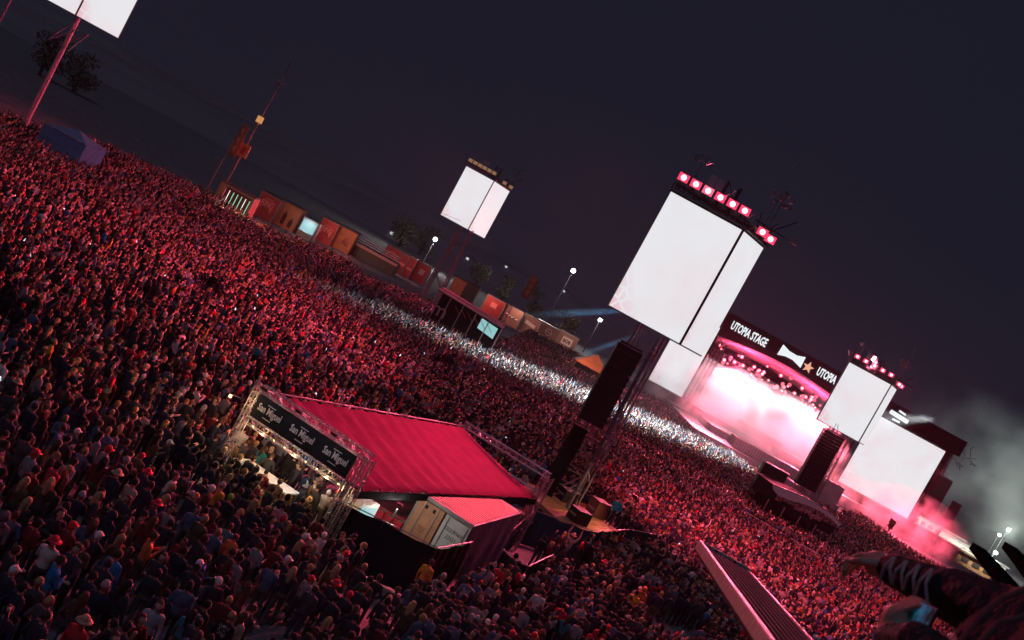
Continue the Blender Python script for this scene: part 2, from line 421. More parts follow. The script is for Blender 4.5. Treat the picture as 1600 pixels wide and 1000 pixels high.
# ================================================================== delay screen towers
def led_tower(base, front_l, front_r, side_r, zb, zt, idx, label, tlabel, lamps, lamp_lit, near, slim=False):
    """truss mast carrying a two-sided LED screen; corner points are ground plan positions"""
    bx, by = base
    L_, R_, S_ = [Vector((*p, 0)) for p in (front_l, front_r, side_r)]
    t = thing('screen_tower', (bx,by,0), tlabel, 'tower', 'screen towers in the field')
    half = 1.1 if not near else .85
    if slim: MB().bar((bx,by,0),(bx,by,zb), .26, 10, .2).build('leg', mat('pole_pinkgrey',(.3,.26,.28),.5), t)
    for sx in (-1, 1) if not slim else ():
        for sy in (-1, 1):
            if near: MB().bar((bx+sx*half,by+sy*half,.98),(bx+sx*half,by+sy*half,zb+.5), .06, 8).build('leg', mat('tower_truss',(.3,.28,.3),.5,.3), t)
            else: MB().truss((bx+sx*half,by+sy*half,0),(bx+sx*half*.7,by+sy*half*.7,zb+(.4 if near else .2)), .42, (0,1,0), .045 if near else .05, .55 if near else .9).build('leg', mat('tower_truss',(.3,.28,.3),.5,.3), t)
    br = MB(); zz = 0.8 if not slim else zb-3; sgn = 1
    while zz < zb-2.2:
        for sy in (-1, 1): br.bar((bx-sgn*half*.9,by+sy*half*.9,zz),(bx+sgn*half*.85,by+sy*half*.85,zz+2.0), .05, 5)
        for sx in (-1, 1): br.bar((bx+sx*half*.9,by-sgn*half*.9,zz),(bx+sx*half*.85,by+sgn*half*.85,zz+2.0), .05, 5)
        if near:
            for sy in (-1, 1): br.bar((bx-half,by+sy*half,zz),(bx+half,by+sy*half,zz), .04, 5).bar((bx-half,by+sy*half,zz+1),(bx+half,by+sy*half,zz+1), .03, 5)
        zz += 2.0; sgn = -sgn
    br.build('brace', STEEL if near else GREY, t)
    zr = zt+.9
    cx = (L_+R_+S_)/3
    tr = MB()
    tr.truss(L_+Z*(zt+.35), R_+Z*(zt+.35), .4, Z, .05, .7).truss(R_+Z*(zt+.35), S_+Z*(zt+.35), .4, Z, .05, .7)
    c2 = Vector((bx,by,0)); tr.truss(L_+(c2-L_)*.1+Vector((0,1.2,zt+.5)), S_+Vector((-.3,.3,zt+.5)), .4, Z, .05, .8)
    for k in range(14):
        a = L_.lerp(S_, random.random())+Vector((random.uniform(-.6,.6), random.uniform(.3,1.8), zt+.7))
        tr.bar(a, a+Vector((random.uniform(-.8,.8),random.uniform(-.4,.4),random.uniform(.1,1.1))), .04, 4)
    tr.build('roof_truss', DSTEEL, t)
    MB().truss((bx,by+.2,zb),(bx,by+.2,zt+2.2), .8, (0,1,0), .06, 1.0).build('core_truss', DSTEEL, t)
    ml = S_.lerp(R_, .35)
    MB().bar((ml.x,ml.y+.6,zt+.6),(ml.x+.05,ml.y+.6,zt+5.3), .06, 5, .02).build('lightning_rod', STEEL, t)
    MB().bar((ml.x-.6,ml.y+.5,zt+1.2),(ml.x+2.2,ml.y+.5,zt+1.0), .05, 5).bar((ml.x-.2,ml.y+.5,zt+.2),(ml.x+1.6,ml.y+.5,zt+2.2), .04, 5).build('outrigger', DSTEEL, t)
    gd = MB()
    for k in range(9):
        a = -1.0+k*.25; o = L_+Vector((.9,.9,zt+2.1)); gd.bar(o+Vector((math.sin(a)*.35,0,math.cos(a)*.35)), o+Vector((math.sin(a)*.75,0,math.cos(a)*.75)), .05, 4)
    gd.bar(L_+Vector((.9,.9,zt+.5)), L_+Vector((.9,.9,zt+2.2)), .05, 4)
    gd.build('lamp_fan', GREY, t)
    MB().box(L_+Vector((1.9,.9,zt+1.75)), (.2,.08,.3)).box(L_+Vector((2.4,.9,zt+1.75)), (.2,.08,.3)).build('wash_lamp_pair', mat('pale_fixture', (.5,.42,.44), .6), t)
    cl = MB(); o = S_+Vector((-.2,.8,zt+3.2))
    for k in range(22): 
        a = o+Vector((random.uniform(-.8,.8),random.uniform(-.3,.3),random.uniform(-.4,.4))); cl.box(a, (random.uniform(.04,.14),.05,random.uniform(.04,.12)))
    cl.bar(o-Z*2.6, o, .05, 4); cl.build('antenna_cluster', GREY, t)
    # the screen itself
    s = thing('led_screen', tuple((L_+R_)/2+Z*zb), label, 'screen', 'two-sided screens on towers')
    m = screen_mat('tower_picture_%d' % idx, 10+idx)
    def panel(a, b, nm):
        d = (b-a).normalized(); nn = Vector((d.y,-d.x,0))
        a2, b2 = a+d*.06, b-d*.06
        MB().prism([a2+Z*zb+nn*.02, b2+Z*zb+nn*.02, b2+Z*zt+nn*.02, a2+Z*zt+nn*.02], -nn*.12).build(nm, m, s)
        bk = MB().prism([a+Z*(zb-.08)-nn*.103, b+Z*(zb-.08)-nn*.103, b+Z*(zt+.1)-nn*.103, a+Z*(zt+.1)-nn*.103], -nn*.35).build('cabinet', BLACK, s)
    panel(L_, R_, 'front_picture'); panel(R_, S_, 'side_picture')
    e = MB().bar(R_+Z*(zb-.05), R_+Z*(zt+.1), .085, 6); e.build('corner_post', mat('dark_red_post', (.09,.01,.02), .5), s)
    # lamps along the top edge
    n = lamps
    for k in range(n+2):
        if k < n: p = L_.lerp(R_, (k+.35)/n)+Z*(zt+.95)+Vector((0,-.35,0))
        else: p = R_.lerp(S_, .45+.4*(k-n))+Z*(zt+.55)+Vector((.25,-.35,0))
        od = ('leftmost','second','third','fourth','fifth','sixth','seventh')[k] if k < n else ('left one','right one')[k-n]
        tw = ('the tower beside the bar tent','the far centre left tower','the tower by the stage','the far left tower')[idx]
        q = thing('floodlight', tuple(p), '%s %s on the %s edge of %s' % (('red floodlight,' if lamp_lit else 'dim floodlight,'), od, 'front top' if k < n else 'side top', tw), 'lamp', 'floodlights on top of the screen tower %s' % ('beside the bar tent', 'far back', 'right of the stage', 'at far left')[idx])
        MB().box(p+Vector((0,.12,0)), (.27,.14,.2)).bar(p+Vector((0,.12,-.55)), p+Vector((0,.12,-.19)), .04, 4).build('housing', BLACK, q)
        ln = MB().box(p+Vector((0,-.045,0)), (.30,.02,.22)).build('lens', LAMPRED if lamp_lit and k != 2 else (LAMPPINK if lamp_lit else mat('dim_lens', emit=(.5,.25,.12), es=.5)), q)
        if lamp_lit: MB().bar(p+Vector((0,-.066,0)), p+Vector((0,-.10,0)), .17, 10, .12).build('lamp_core', LAMPCORE, ln)
    return t
# near tower: plan from the photograph
NB = P(890, 795, 1); NB = (NB.x, NB.y)
led_tower((7.5,57.3), (XU(120,56),56), (XU(248,56),56), (10.9,58.6), 12.1, 19.3, 0,
    'largest white two-sided screen, on the tower beside the bar tent', 'nearest screen tower with dark truss legs beside the red bar tent', 6, True, True)
fl = P(660, 477, 0); d = fl.y
led_tower((fl.x+.3, d+1.6), (XU(-177,d),d), (XU(-127.5,d),d), (XU(-98.5,d+4),d+4), 12.15, 19.6, 1,
    'smaller white two-sided screen on the far tower, left of centre', 'far screen tower with pink lit truss left of centre', 6, False, False)
d = 112.0
led_tower((39.0, d+1.9), (XU(492,d),d), (XU(566,d),d), (XU(577,d+3),d+3), 12.1, 19.4, 2,
    'white two-sided screen on the tower in front of the stage right side', 'screen tower with dark loudspeaker column in front of the stage', 5, True, False)
d = 86.0
led_tower((-45.6, d+.6), (XU(-905,d),d), (XU(-825,d),d), (XU(-749,d+1.5),d+1.5), 12.2, 19.4, 3,
    'white screen cut off by the top left corner of the picture', 'screen tower on a single slim pole at the far left edge', 4, False, False, True)
# plain round pole in front of near tower + black drape
t = thing('support_pole', (7.75,55.4,1), 'thick grey steel pole leaning along the nearest screen tower', 'pole')
MB().bar((7.75,55.4,1.0),(7.75,56.2,12.0), .12, 10).build('tube', mat('pole_grey', (.20,.20,.22), .45, .3), t)
cl = MB()
for k in range(6): cl.bar((7.75,55.4+.8*(k*1.8+1)/11.3,1.9+k*1.8),(7.75,55.4+.8*(k*1.8+1)/11.3,2.05+k*1.8), .16, 10)
cl.build('clamp', STEEL, t)
# line arrays
def line_array(x, y, z0, z1, w, label, curve=.5):
    t = thing('line_array_speaker', (x,y,z0), label, 'loudspeaker', 'hanging loudspeaker columns')
    n = max(6, int((z1-z0)/.36)); dz = (z1-z0)/n
    for k in range(n):
        off = -curve*(1-(k+.5)/n)**2*.5
        MB().box((x, y+off, z0+dz*(k+.5)), (w/2, .42, dz*.475)).build('speaker_box', BLACK, t)
    MB().box((x,y,z1+.1), (w*.45,.3,.07)).bar((x-.3,y,z1+.15),(x-.1,y+.6,z1+1.1),.03,4).bar((x+.3,y,z1+.15),(x+.1,y+.6,z1+1.1),.03,4).build('bumper', DSTEEL, t)
    return t
line_array(XU(183,55), 55.0, 5.9, 10.6, 1.5, 'black loudspeaker column hanging on the nearest screen tower')
line_array(XU(525,110.5), 110.3, 4.8, 11.6, 2.4, 'black loudspeaker column below the screen in front of the stage')
q = PD(1455, 783, YS-2); line_array(q.x, q.y, 6.4, 14.0, 3.3, 'black loudspeaker column hanging right of the stage column')
# black wrapped leg below the near array
MB().box((6.35,56.2,3.1), (.42,.3,2.2)).build('leg_drape', BCLOTH, bpy.data.objects['screen_tower'])
# ================================================================== deck and enclosure of the near tower
dk = thing('tower_deck', (8,55.4,0), 'orange plywood deck under the nearest screen tower', 'deck')
ax = (Vector((.82,.57,0)).normalized(), Vector((-.57,.82,0)).normalized(), Z)
c0 = Vector((8.3,55.2,.86))
for k in range(7):
    MB().box(c0+ax[1]*(-2.4+k*.8), (3.1,.385,.12), ax).build('plank', PLY, dk)
MB().box(c0-Z*.49, (3.0,2.6,.36), ax).build('base_frame', DSTEEL, dk)
for k, (a, b, lb) in enumerate(((-1.2,-1.6,'black ballast block on the orange deck beside the pole'),(.3,1.7,'dark ballast block behind the thick pole'),(2.2,.9,'brown equipment case at the right end of the orange deck'))):
    o = thing('ballast_block' if k < 2 else 'equipment_case', tuple(c0+ax[0]*a+ax[1]*b+Z*.12), lb, 'block' if k < 2 else 'case')
    MB().box(c0+ax[0]*a+ax[1]*b+Z*(.50+.12*(k==2)), (.5,.42,.36+.12*(k==2)), ax).build('body', BLACK if k < 2 else mat('brown_case', (.16,.06,.05), .6), o)
    m = MB()
    for s in (-.515,.515): m.box(c0+ax[0]*(a+s)+ax[1]*b+Z*.52, (.02,.3,.06), ax)
    m.build('handle', STEEL, o)
lamp('deck_work_light', (10.6,54.6,3.4), (8.3,54.6,.9), 420, (1,.55,.28), cone=120, radius=.15)
MB().bar((10.6,54.6,.98),(10.6,54.6,3.4),.03,6).box((10.6,54.6,3.5),(.14,.1,.09)).build('lamp_stand', DSTEEL, dk)
def fence(pts, z, label, material, post=1.4, sag=.06):
    t = thing('fence', (pts[0][0], pts[0][1], 0), label, 'fence')
    for a, b in zip(pts[:-1], pts[1:]):
        a = Vector((a[0],a[1],0)); b = Vector((b[0],b[1],0)); L = (b-a).length; n = max(1, int(round(L/post)))
        dd = (b-a)/n; nn = Vector((dd.y,-dd.x,0)).normalized()
        for k in range(n):
            m = MB(); N_ = 8; rows = 4
            for j in range(rows+1):
                for i in range(N_+1):
                    p = a+dd*(k+i/N_); f = j/rows
                    m.v.append(tuple(p+Z*(.05+(z-.05)*f - (sag*math.sin(math.pi*i/N_) if j == rows else 0))+nn*(.05*math.sin(i*2.1+k*1.7+j)*(1-f*.6)+.03)))
            for j in range(rows):
                for i in range(N_): q = j*(N_+1)+i; m.f.append((q,q+1,q+N_+2,q+N_+1)); m.m.append(0)
            m.build('panel', material, t)
        for k in range(n+1):
            MB().bar(a+dd*k, a+dd*k+Z*(z+.05), .028, 6).build('post', STEEL, t)
        MB().bar(a+Z*(z+.02), b+Z*(z+.02), .022, 5).build('rail', STEEL, t)
    return t
fence([P(833,797,1.8).xy, P(925,830,1.8).xy, P(985,828,1.8).xy, P(1028,836,1.8).xy], 1.8, 'dark blue mesh fence around the deck of the nearest tower', NET)
# ================================================================== red bar tent
TH = 3.75; A = P(405,608,TH); B = P(722,664,TH); P2 = P(572,717,TH); C2 = A+(P2-A)*0 + (B-A)+(P2-A)
e1 = (P2-A).normalized(); e2 = (B-A).normalized(); W1 = (P2-A).length; W2 = (B-A).length
def T(a, b, h): 
    p = A+e1*a+e2*b; return Vector((p.x, p.y, h))
bar = thing('bar_tent', tuple(T(W1/2, W2/2, 0)), 'bar tent with big red pitched roof on silver truss frame', 'tent')
rf = MB(); nu, nv = 104, 10
for i in range(nu+1):
    for j in range(nv+1):
        b = W2*i/nu; a = .12+(W1+.1)*j/nv
        amp = .17*max(.10, 1-i/nu*1.25); ph = (b+.35*a)/1.05
        z = TH-.08-(.95)*j/nv + amp*(((ph % 1.0))**1.5 - .5) - .10*math.sin(math.pi*j/nv)
        rf.v.append(tuple(T(a, b, z)))
for i in range(nu):
    for j in range(nv): q = i*(nv+1)+j; rf.f.append((q,q+1,q+nv+2,q+nv+1)); rf.m.append(0)
ro = rf.build('roof', TENTRED, bar, smooth=True); sm = ro.modifiers.new('thick','SOLIDIFY'); sm.thickness = .02
MB().prism([T(W1+.2,.05,TH-1.38),T(W1+.2,W2-.05,TH-1.38),T(W1+.2,W2-.05,TH-1.1),T(W1+.2,.05,TH-1.1)], tuple(e1*.03)).build('valance', BCLOTH, bar)
MB().bar(T(.1,0,TH), T(.1,W2,TH), .03, 6).build('roof_edge_pipe', STEEL, bar)
for (a, b) in ((0,0),(W1-.15,0),(W1+.2,0),(0,W2),(W1,W2),(W1+.3,W2)):
    MB().truss(T(a,b,0), T(a,b,TH+.1), .24, e1, .022, .26, rb=.011).build('leg', STEEL, bar)
for b in (0, W2): MB().truss(T(.12,b,TH+.1), T(W1+.2,b,TH+.1), .26, Z, .022, .26, rb=.012).build('beam', STEEL, bar)
MB().truss(T(.12,0,TH-1.1), T(W1-.25,0,TH-1.1), .26, Z, .022, .26, rb=.012).build('beam', STEEL, bar)
MB().truss(T(.12,W2,TH-.9), T(W1,W2,TH-.9), .22, Z, .022, .3, rb=.012).build('beam', STEEL, bar)
bn = MB().prism([T(.25,-.17,TH-.9),T(W1-.25,-.17,TH-.9),T(W1-.25,-.17,TH-.06),T(.25,-.17,TH-.06)], tuple(e2*.03)).build('banner', BCLOTH, bar)
for k, a in enumerate((.85, 2.2, 3.55)):
    c = T(a*W1/4.4, -.185, TH-.48)
    text('San Miguel', e1, Z, c, .34, PRINTW, bn, 'banner_lettering', width=1.0, depth=.012, bold=.015)
    m = MB()
    for q in range(5): m.box(c+Z*.23+e1*(-.14+.07*q), (.024,.006,.014), (e1,e2,Z)).box(c-Z*.24+e1*(-.14+.07*q), (.026,.006,.016), (e1,e2,Z))
    m.build('banner_fine_print', PRINTW, bn)['kind'] = 'stuff'
for k in range(9):
    p = T(.4+k*(W1-.9)/8, .1, TH-1.3); MB().bar(p, p+Z*.07, .035, 6).build('bulb', BULB, bar)
for k in (.8, 2.2, 3.6):
    c = T(k*W1/4.4,-.95,TH+.35); bl = MB(); bl.bar(T(k*W1/4.4,-.05,TH+.15), c, .02, 5).box(c, (.1,.05,.05), (e1,e2,Z)); bl.build('added_banner_arm', DSTEEL, bar); lamp('added_banner_light', c-Z*.08, T(k*W1/4.4,-.15,TH-.6), 9, (1,.9,.85), cone=110, radius=.05)  # arms and spots added to brighten the banner lettering
lamp('bar_corner_light', T(-.5,-.5,TH-.6), None, 120, (1,.58,.25), kind='POINT', radius=.1)
MB().bar(T(-.1,-.1,TH-.55),T(-.5,-.5,TH-.55),.02,5).build('corner_lamp_arm', DSTEEL, bar)
MB().bar(T(-.5,-.5,TH-.57),T(-.5,-.5,TH-.66),.05,8).build('bulb', BULB, bar)
for k in (1, 4, 7): lamp('bar_bulb_light', T(.4+k*(W1-.9)/8, -.05, TH-1.45), None, 50, (1,.62,.30), kind='POINT', radius=.08)
lamp('bar_inside_light', T(1.6, 3.5, 2.3), None, 45, (1,.86,.68), kind='POINT', radius=.2)
lamp('bar_inside_light', T(2.6, 1.3, 2.3), None, 35, (.85,.93,1), kind='POINT', radius=.2)
ct = thing('bar_counter', tuple(T(1.2,1,0)), 'white topped bar counter under the red tent front', 'counter')
MB().box(T(1.3,.8,.55), (1.1,.3,.5), (e1,e2,Z)).build('cabinet', mat('bar_wood', (.35,.2,.1), .6), ct)
MB().box(T(1.3,.8,1.08), (1.2,.42,.03), (e1,e2,Z)).build('top', WHITE, ct)
ct2 = thing('fridge', tuple(T(W1-.5,2.2,0)), 'white bottle fridge under the open side of the red tent', 'fridge')
MB().box(T(W1-.6,2.2,.95), (.35,.6,.93), (e1,e2,Z)).build('body', WHITE, ct2)
MB().box(T(W1-.23,2.2,.95), (.02,.5,.8), (e1,e2,Z)).build('door', CYAN, ct2)
CRATE = mat('red_crate', (.55,.03,.06), .5)
crates = [(*( (P(px_,py_,1.05)-A).xy ),0,wd) for px_,py_,wd in ((586,789,'leftmost'),(600,797,'second'),(614,805,'third'),(628,813,'rightmost'))]
for (a, b, k, wd) in crates:
    for lv in range(3):
        cc = A+Vector((a,b,0)); cc.z = .02+.36*lv
        o = thing('drinks_crate', tuple(cc), 'red drinks crate in the %s stack behind the black fence, %s' % (wd, ('bottom','middle','top')[lv]), 'crate', 'red drinks crates by the fence')
        m = MB(); c = cc
        for (da, db, ha, hb) in ((-.21,0,.012,.29),(.21,0,.012,.29),(0,-.285,.2,.012),(0,.285,.2,.012)): m.box(c+e1*da+e2*db+Z*.16, (ha,hb,.15), (e1,e2,Z))
        m.box(c+Z*.02, (.2,.27,.012), (e1,e2,Z)); m.build('shell', CRATE, o)
        m = MB()
        for i in range(4):
            for j in range(5): p = c+e1*(-.15+.1*i)+e2*(-.22+.11*j); m.bar(p+Z*.035, p+Z*.3, .032, 6, .02)
        m.build('bottles', mat('bottle_glass', (.25,.27,.24), .25), o)
EXCL.append([T(-.3,3.2,0).xy, T(W1-.9,3.2,0).xy, T(W1-.9,.2,0).xy, T(W1+1.6,-.5,0).xy, T(W1+1.6,W2+.4,0).xy, T(-.3,W2+.4,0).xy])
EXCL.append([T(-.1,.1,0).xy, T(2.8,.1,0).xy, T(2.8,1.5,0).xy, T(-.1,1.5,0).xy])
for (a,b) in ((0,0),(W1,0)): EXCL.append([T(a-.4,b-.4,0).xy,T(a+.4,b-.4,0).xy,T(a+.4,b+.4,0).xy,T(a-.4,b+.4,0).xy])
# ------------------------------------------------------------------ shipping container
K1 = P(742,817,2.68); K0 = P(664,766,2.68); K2 = P(850,820,2.68)
g1 = (K1-K0); g1.z = 0; g1.normalize(); g2 = Vector((-g1.y, g1.x, 0))
if g2.dot(K2-K1) < 0: g2 = -g2
CW, CL = 2.36, 6.06
def Kp(a, b, h): p = K1-g1*CW+g1*a+g2*b; return Vector((p.x,p.y,h))
con = thing('shipping_container', tuple(Kp(CW/2,CL/2,0)), 'shipping container with coral roof, brown door and white door behind fence', 'container')
MB().box(Kp(CW/2,CL/2+.06,1.32), (CW/2-.04,CL/2-.08,1.22), (g1,g2,Z)).build('body', RUST, con)
m = MB()
for k in range(23): m.box(Kp(CW/2,.3+k*.24,2.575), (CW/2-.03,.07,.018), (g1,g2,Z))
m.box(Kp(CW/2,CL/2,2.553), (CW/2-.02,CL/2-.02,.012), (g1,g2,Z)); m.build('roof', CORAL, con)
for (a, b) in ((.06,.06),(CW-.06,.06),(.06,CL-.06),(CW-.06,CL-.06)): MB().box(Kp(a,b,1.3), (.075,.075,1.3), (g1,g2,Z)).build('corner_post', GREY, con)
for b in (.03, CL-.03): MB().box(Kp(CW/2,b,2.5), (CW/2-.1,.05,.07), (g1,g2,Z)).build('end_rail', GREY, con)
d1 = MB().box(Kp(.64,.0,1.27), (.55,.03,1.13), (g1,g2,Z)).build('door', RUST, con)
d2 = MB().box(Kp(1.82,.0,1.27), (.55,.03,1.13), (g1,g2,Z)).build('door', CWHITE, con)
d1['label'] = 'brown left door'; d2['label'] = 'white right door with stencilled number'
for k, (dd, a) in enumerate(((d1,.35),(d1,.95),(d2,1.42),(d2,2.25))): MB().bar(Kp(a,-.06,.2), Kp(a,-.06,2.35), .02, 6).build('lock_bar', STEEL, dd)
text('CSCX 597160 8', g1, Z, Kp(1.83,-.034,1.95), .15, INK, d2, 'number_lettering', depth=.006, width=.74)
text('22G1', g1, Z, Kp(1.83,-.034,1.68), .15, INK, d2, 'number_lettering', depth=.006)
text('TEX', g1, Z, Kp(.65,-.034,1.35), .24, mat('brown_ink', (.2,.09,.05), .8), d1, 'door_lettering', depth=.006, width=.3)
for a in (.45,.8): MB().box(Kp(a,-.035,2.2), (.06,.006,.07), (g1,g2,Z)).build('door_plate', INK, d1)
tp = MB(); N_ = 26
for j in range(5):
    for i in range(N_+1):
        f = j/4; tp.v.append(tuple(Kp(CW+.05+.05*(1-f)+.03*math.sin(i*.83+.7*math.sin(i*.31))*(1-f), CL*i/N_, .25+2.28*f)))
for j in range(4):
    for i in range(N_): q = j*(N_+1)+i; tp.f.append((q,q+1,q+N_+2,q+N_+1)); tp.m.append(0)
tp.build('side_tarpaulin', NET, con, smooth=True)
MB().bar(Kp(CW+.03,0,2.55), Kp(CW+.03,CL,2.55), .03, 5).build('roof_rail', STEEL, con)
lamp('added_door_fill', Kp(.2,-2.2,2.2), None, 70, (1,.86,.7), kind='POINT', radius=.15)  # lamp and its stand added to brighten the container doors
MB().bar(Kp(.2,-2.2,0),Kp(.2,-2.2,2.15),.03,6).box(Kp(.2,-2.2,2.34),(.12,.12,.03)).build('lamp_stand', DSTEEL, con)
EXCL.append([Kp(-.5,-.6,0).xy, Kp(CW+.5,-.6,0).xy, Kp(CW+.5,CL+.4,0).xy, Kp(-.5,CL+.4,0).xy])
# black fence round the bar
f0 = Vector((-2.0,33.0)); f1 = P(683,857,2).xy; f2 = P(740,832,2).xy
fence([P(525,778,2).xy, P(600,815,2).xy, f1], 2.0, 'tall black cloth fence in front of the red crates', BCLOTH, post=1.5)
fence([f1, (K1+g1*.25).xy], 2.0, 'short fence between black corner post and container', BCLOTH, post=1.6)
EXCL.append([P(505,800,1.8).xy, P(600,815,2).xy+Vector((.2,-.5)), f1+Vector((.3,-.6)), (K1+g1*.5).xy, (K0).xy, T(W1,4,0).xy])
fence([(K1+g2*CL*.55+g1*.7).xy, (K1+g2*CL*.55+g1*1.9).xy, (K1+g2*(CL+1)+g1*1.9).xy], 1.5, 'low black fence right of the container', BCLOTH)
fence([(K1+g2*CL).xy, P(833,797,1.8).xy], 1.6, 'dark fence linking container and tower deck', NET)
EXCL.append([(K1+g2*CL*.5+g1*.2).xy, (K1+g2*CL*.5+g1*2.0).xy, (K1+g2*(CL+1)+g1*2.0).xy, (K1+g2*(CL+1)).xy])
EXCL.append([P(833,797,1.8).xy-Vector((1,0)), P(925,830,1.8).xy, P(985,828,1.8).xy, P(1028,836,1.8).xy, Vector((11.5,60)), Vector((5.5,60))])
EXCL.append([(K1+g2*CL).xy, (K1+g2*CL+g1*.5).xy, P(925,830,1.8).xy, Vector((5.5,60)), T(W1+.5,W2,0).xy])
# ================================================================== stalls along the far edge
def stall(pa, pb, h, material, name, label, depth=2.4, base=None):
    a, b = P(*pa, h), P(*pb, h)
    m_ = (a.y+b.y)/2; a = PD(*pa, m_); b = PD(*pb, m_); h = (a.z+b.z)/2
    t = thing(name, ((a.x+b.x)/2, m_, 0), label, 'stall' if name != 'stall_container' else 'container')
    x0, x1 = a.x, b.x
    MB().box(((x0+x1)/2, m_+depth/2, h/2), ((x1-x0)/2-.03, depth/2, h/2)).build('body', material, t)
    fr = MB()
    for x in (x0+.04, x1-.04): fr.box((x, m_-.03, h/2), (.05,.05,h/2))
    fr.box(((x0+x1)/2, m_-.03, h-.06), ((x1-x0)/2-.1,.045,.06)).build('frame', GREY if material is not STALLORG else mat('rust_frame',(.3,.12,.06),.6), t)
    MB().box(((x0+x1)/2, m_+depth/2, h+.06), ((x1-x0)/2+.06, depth/2+.08, .055)).build('roof', DSTEEL, t)
    return t, x0, x1, m_, h
LOGO = mat('logo_pink', (.75,.28,.25), .7, var=0); SILH = mat('silhouette', (.12,.03,.03), .8, var=0); PALE = mat('pale_logo', (.7,.62,.6), .7, var=0)
def ring_logo(t, x, y, z, w):
    text('ROCK AM', (1,0,0), Z, (x,y,z+w*.30), w*.12, LOGO, t, 'logo_lettering', depth=.02, width=w*.5)
    text('RING', (1,0,0), Z, (x,y,z), w*.42, LOGO, t, 'logo_lettering', depth=.02, width=w*.8, bold=.02)
    m = MB(); m.prism([(x-w*.42,y-.01,z-w*.22),(x-w*.3,y-.01,z-w*.22),(x-w*.42,y-.01,z-w*.45)], (0,.02,0)); m.prism([(x+w*.22,y-.01,z-w*.22),(x+w*.36,y-.01,z-w*.22),(x+w*.36,y-.01,z-w*.5)], (0,.02,0)); m.build('logo_point', LOGO, t)
t,x0,x1,y,h = stall((346,284),(400,309),3.3,STALLTAN,'stall','stall with vertical neon tubes at the left end of the row')
MB().box(((x0+x1)/2+.3,y-.03,1.6), ((x1-x0)/2-.6,.02,1.4)).build('opening', SILH, t)
for k in range(7):
    x = x0+.9+k*(x1-x0-1.3)/6; MB().bar((x,y-.12,.9),(x,y-.12,2.75), .05, 6).build('neon_tube', (NEONR,NEONW,NEONG,NEONG,NEONG,NEONW,NEONG)[k], t)
t,x0,x1,y,h = stall((410,298),(441,313),3.5,STALLRED,'stall','dark red box stall with pale logo right of the neon stall'); ring_logo(t,(x0+x1)/2,y-.1,h*.62,2.2)
t,x0,x1,y,h = stall((442,314),(476,328),3.5,STALLORG,'stall','orange stall wall with dark figures painted on it')
for k,(dx,hh) in enumerate(((-.3,2.3),(.5,1.7))):
    x = (x0+x1)/2+dx*1.4; m = MB(); m.prism([(x-.25,y-.06,.4),(x+.25,y-.06,.4),(x+.3,y-.06,hh*.8),(x+.12,y-.06,hh*.85),(x+.14,y-.06,hh),(x-.14,y-.06,hh),(x-.12,y-.06,hh*.85),(x-.3,y-.06,hh*.8)], (0,.03,0)); m.build('painted_figure', SILH, t)
t,x0,x1,y,h = stall((476,338),(499,350),2.9,CWHITE,'stall','small stall with cyan lit front between red stalls')
MB().box(((x0+x1)/2,y-.06,1.8), ((x1-x0)/2-.15,.03,.75)).build('lit_panel', CYAN, t); MB().box(((x0+x1)/2,y-.4,1.0), ((x1-x0)/2-.1,.3,.05)).build('counter', WHITE, t)
lamp('stall_light', ((x0+x1)/2,y-.9,2.3), None, 60, (.8,.95,1), kind='POINT', radius=.2)
t,x0,x1,y,h = stall((506,339),(531,352),3.6,STALLRED,'stall','second dark red box stall with pale logo, right of cyan stall'); ring_logo(t,(x0+x1)/2,y-.1,h*.58,2.0)
t,x0,x1,y,h = stall((532,352),(560,366),3.5,STALLORG,'stall','orange red stall wall with dark leaf shapes')
m = MB()
for k in range(7): a = k*.5; m.prism([(x1-.6,y-.06,.9),(x1-.6-1.3*math.cos(a*.5)*.9,y-.06,.9+1.6*math.sin(.2+a*.42)),(x1-.6-1.1*math.cos(a*.5),y-.06,1.05+1.5*math.sin(.2+a*.42))], (0,.02,0))
m.build('painted_leaf', SILH, t)
# terrace with white rails
a = P(560,377,3.0); t = thing('terrace', (-26,155,0), 'raised terrace with white railings between red stalls', 'terrace')
MB().box((-23.6,158,1.0), (3.6,2.5,1.0)).build('platform', DSTEEL, t)
for z in (2.5,2.85,3.2): MB().bar((-27.2,155.4,z),(-20,155.4,z), .05, 5).build('rail', WHITE, t)
for k in range(7): MB().bar((-27.2+k*1.2,155.4,2.0),(-27.2+k*1.2,155.4,3.2), .04, 5).build('post', STEEL, t)
MB().box((-23.6,155.2,1.9), (3.8,.06,.22)).build('fascia', mat('pink_fascia', (.7,.35,.33), .6), t)
t,x0,x1,y,h = stall((606,382),(629,394),3.5,STALLRED,'stall','red box stall with ring emblem right of the terrace')
m = MB()
for k in range(14):
    a0,a1 = 2*math.pi*k/14, 2*math.pi*(k+1)/14; m.bar(((x0+x1)/2+math.cos(a0)*.8,y-.08,2.0+math.sin(a0)*.8),((x0+x1)/2+math.cos(a1)*.8,y-.08,2.0+math.sin(a1)*.8), .1, 4)
m.build('ring_emblem', LOGO, t)
t,x0,x1,y,h = stall((630,395),(641,401),3.5,STALLRED,'stall','narrow red box stall just right of the ring emblem')
MB().box(((x0+x1)/2,y-.06,1.7), (.5,.02,.25)).build('sign', LOGO, t)
t,x0,x1,y,h = stall((642,401),(653,407),3.5,STALLRED,'stall','narrow red box stall in the middle of the red row')
MB().box(((x0+x1)/2,y-.06,1.5), (.45,.02,.2)).build('sign', LOGO, t)
t,x0,x1,y,h = stall((655,408),(675,418),3.4,STALLRED,'stall','red box stall with small pale notice left of the far tower')
for k in range(4): MB().box(((x0+x1)/2,y-.06,2.2-.25*k), (.5,.02,.07)).build('notice_line', PALE, t)
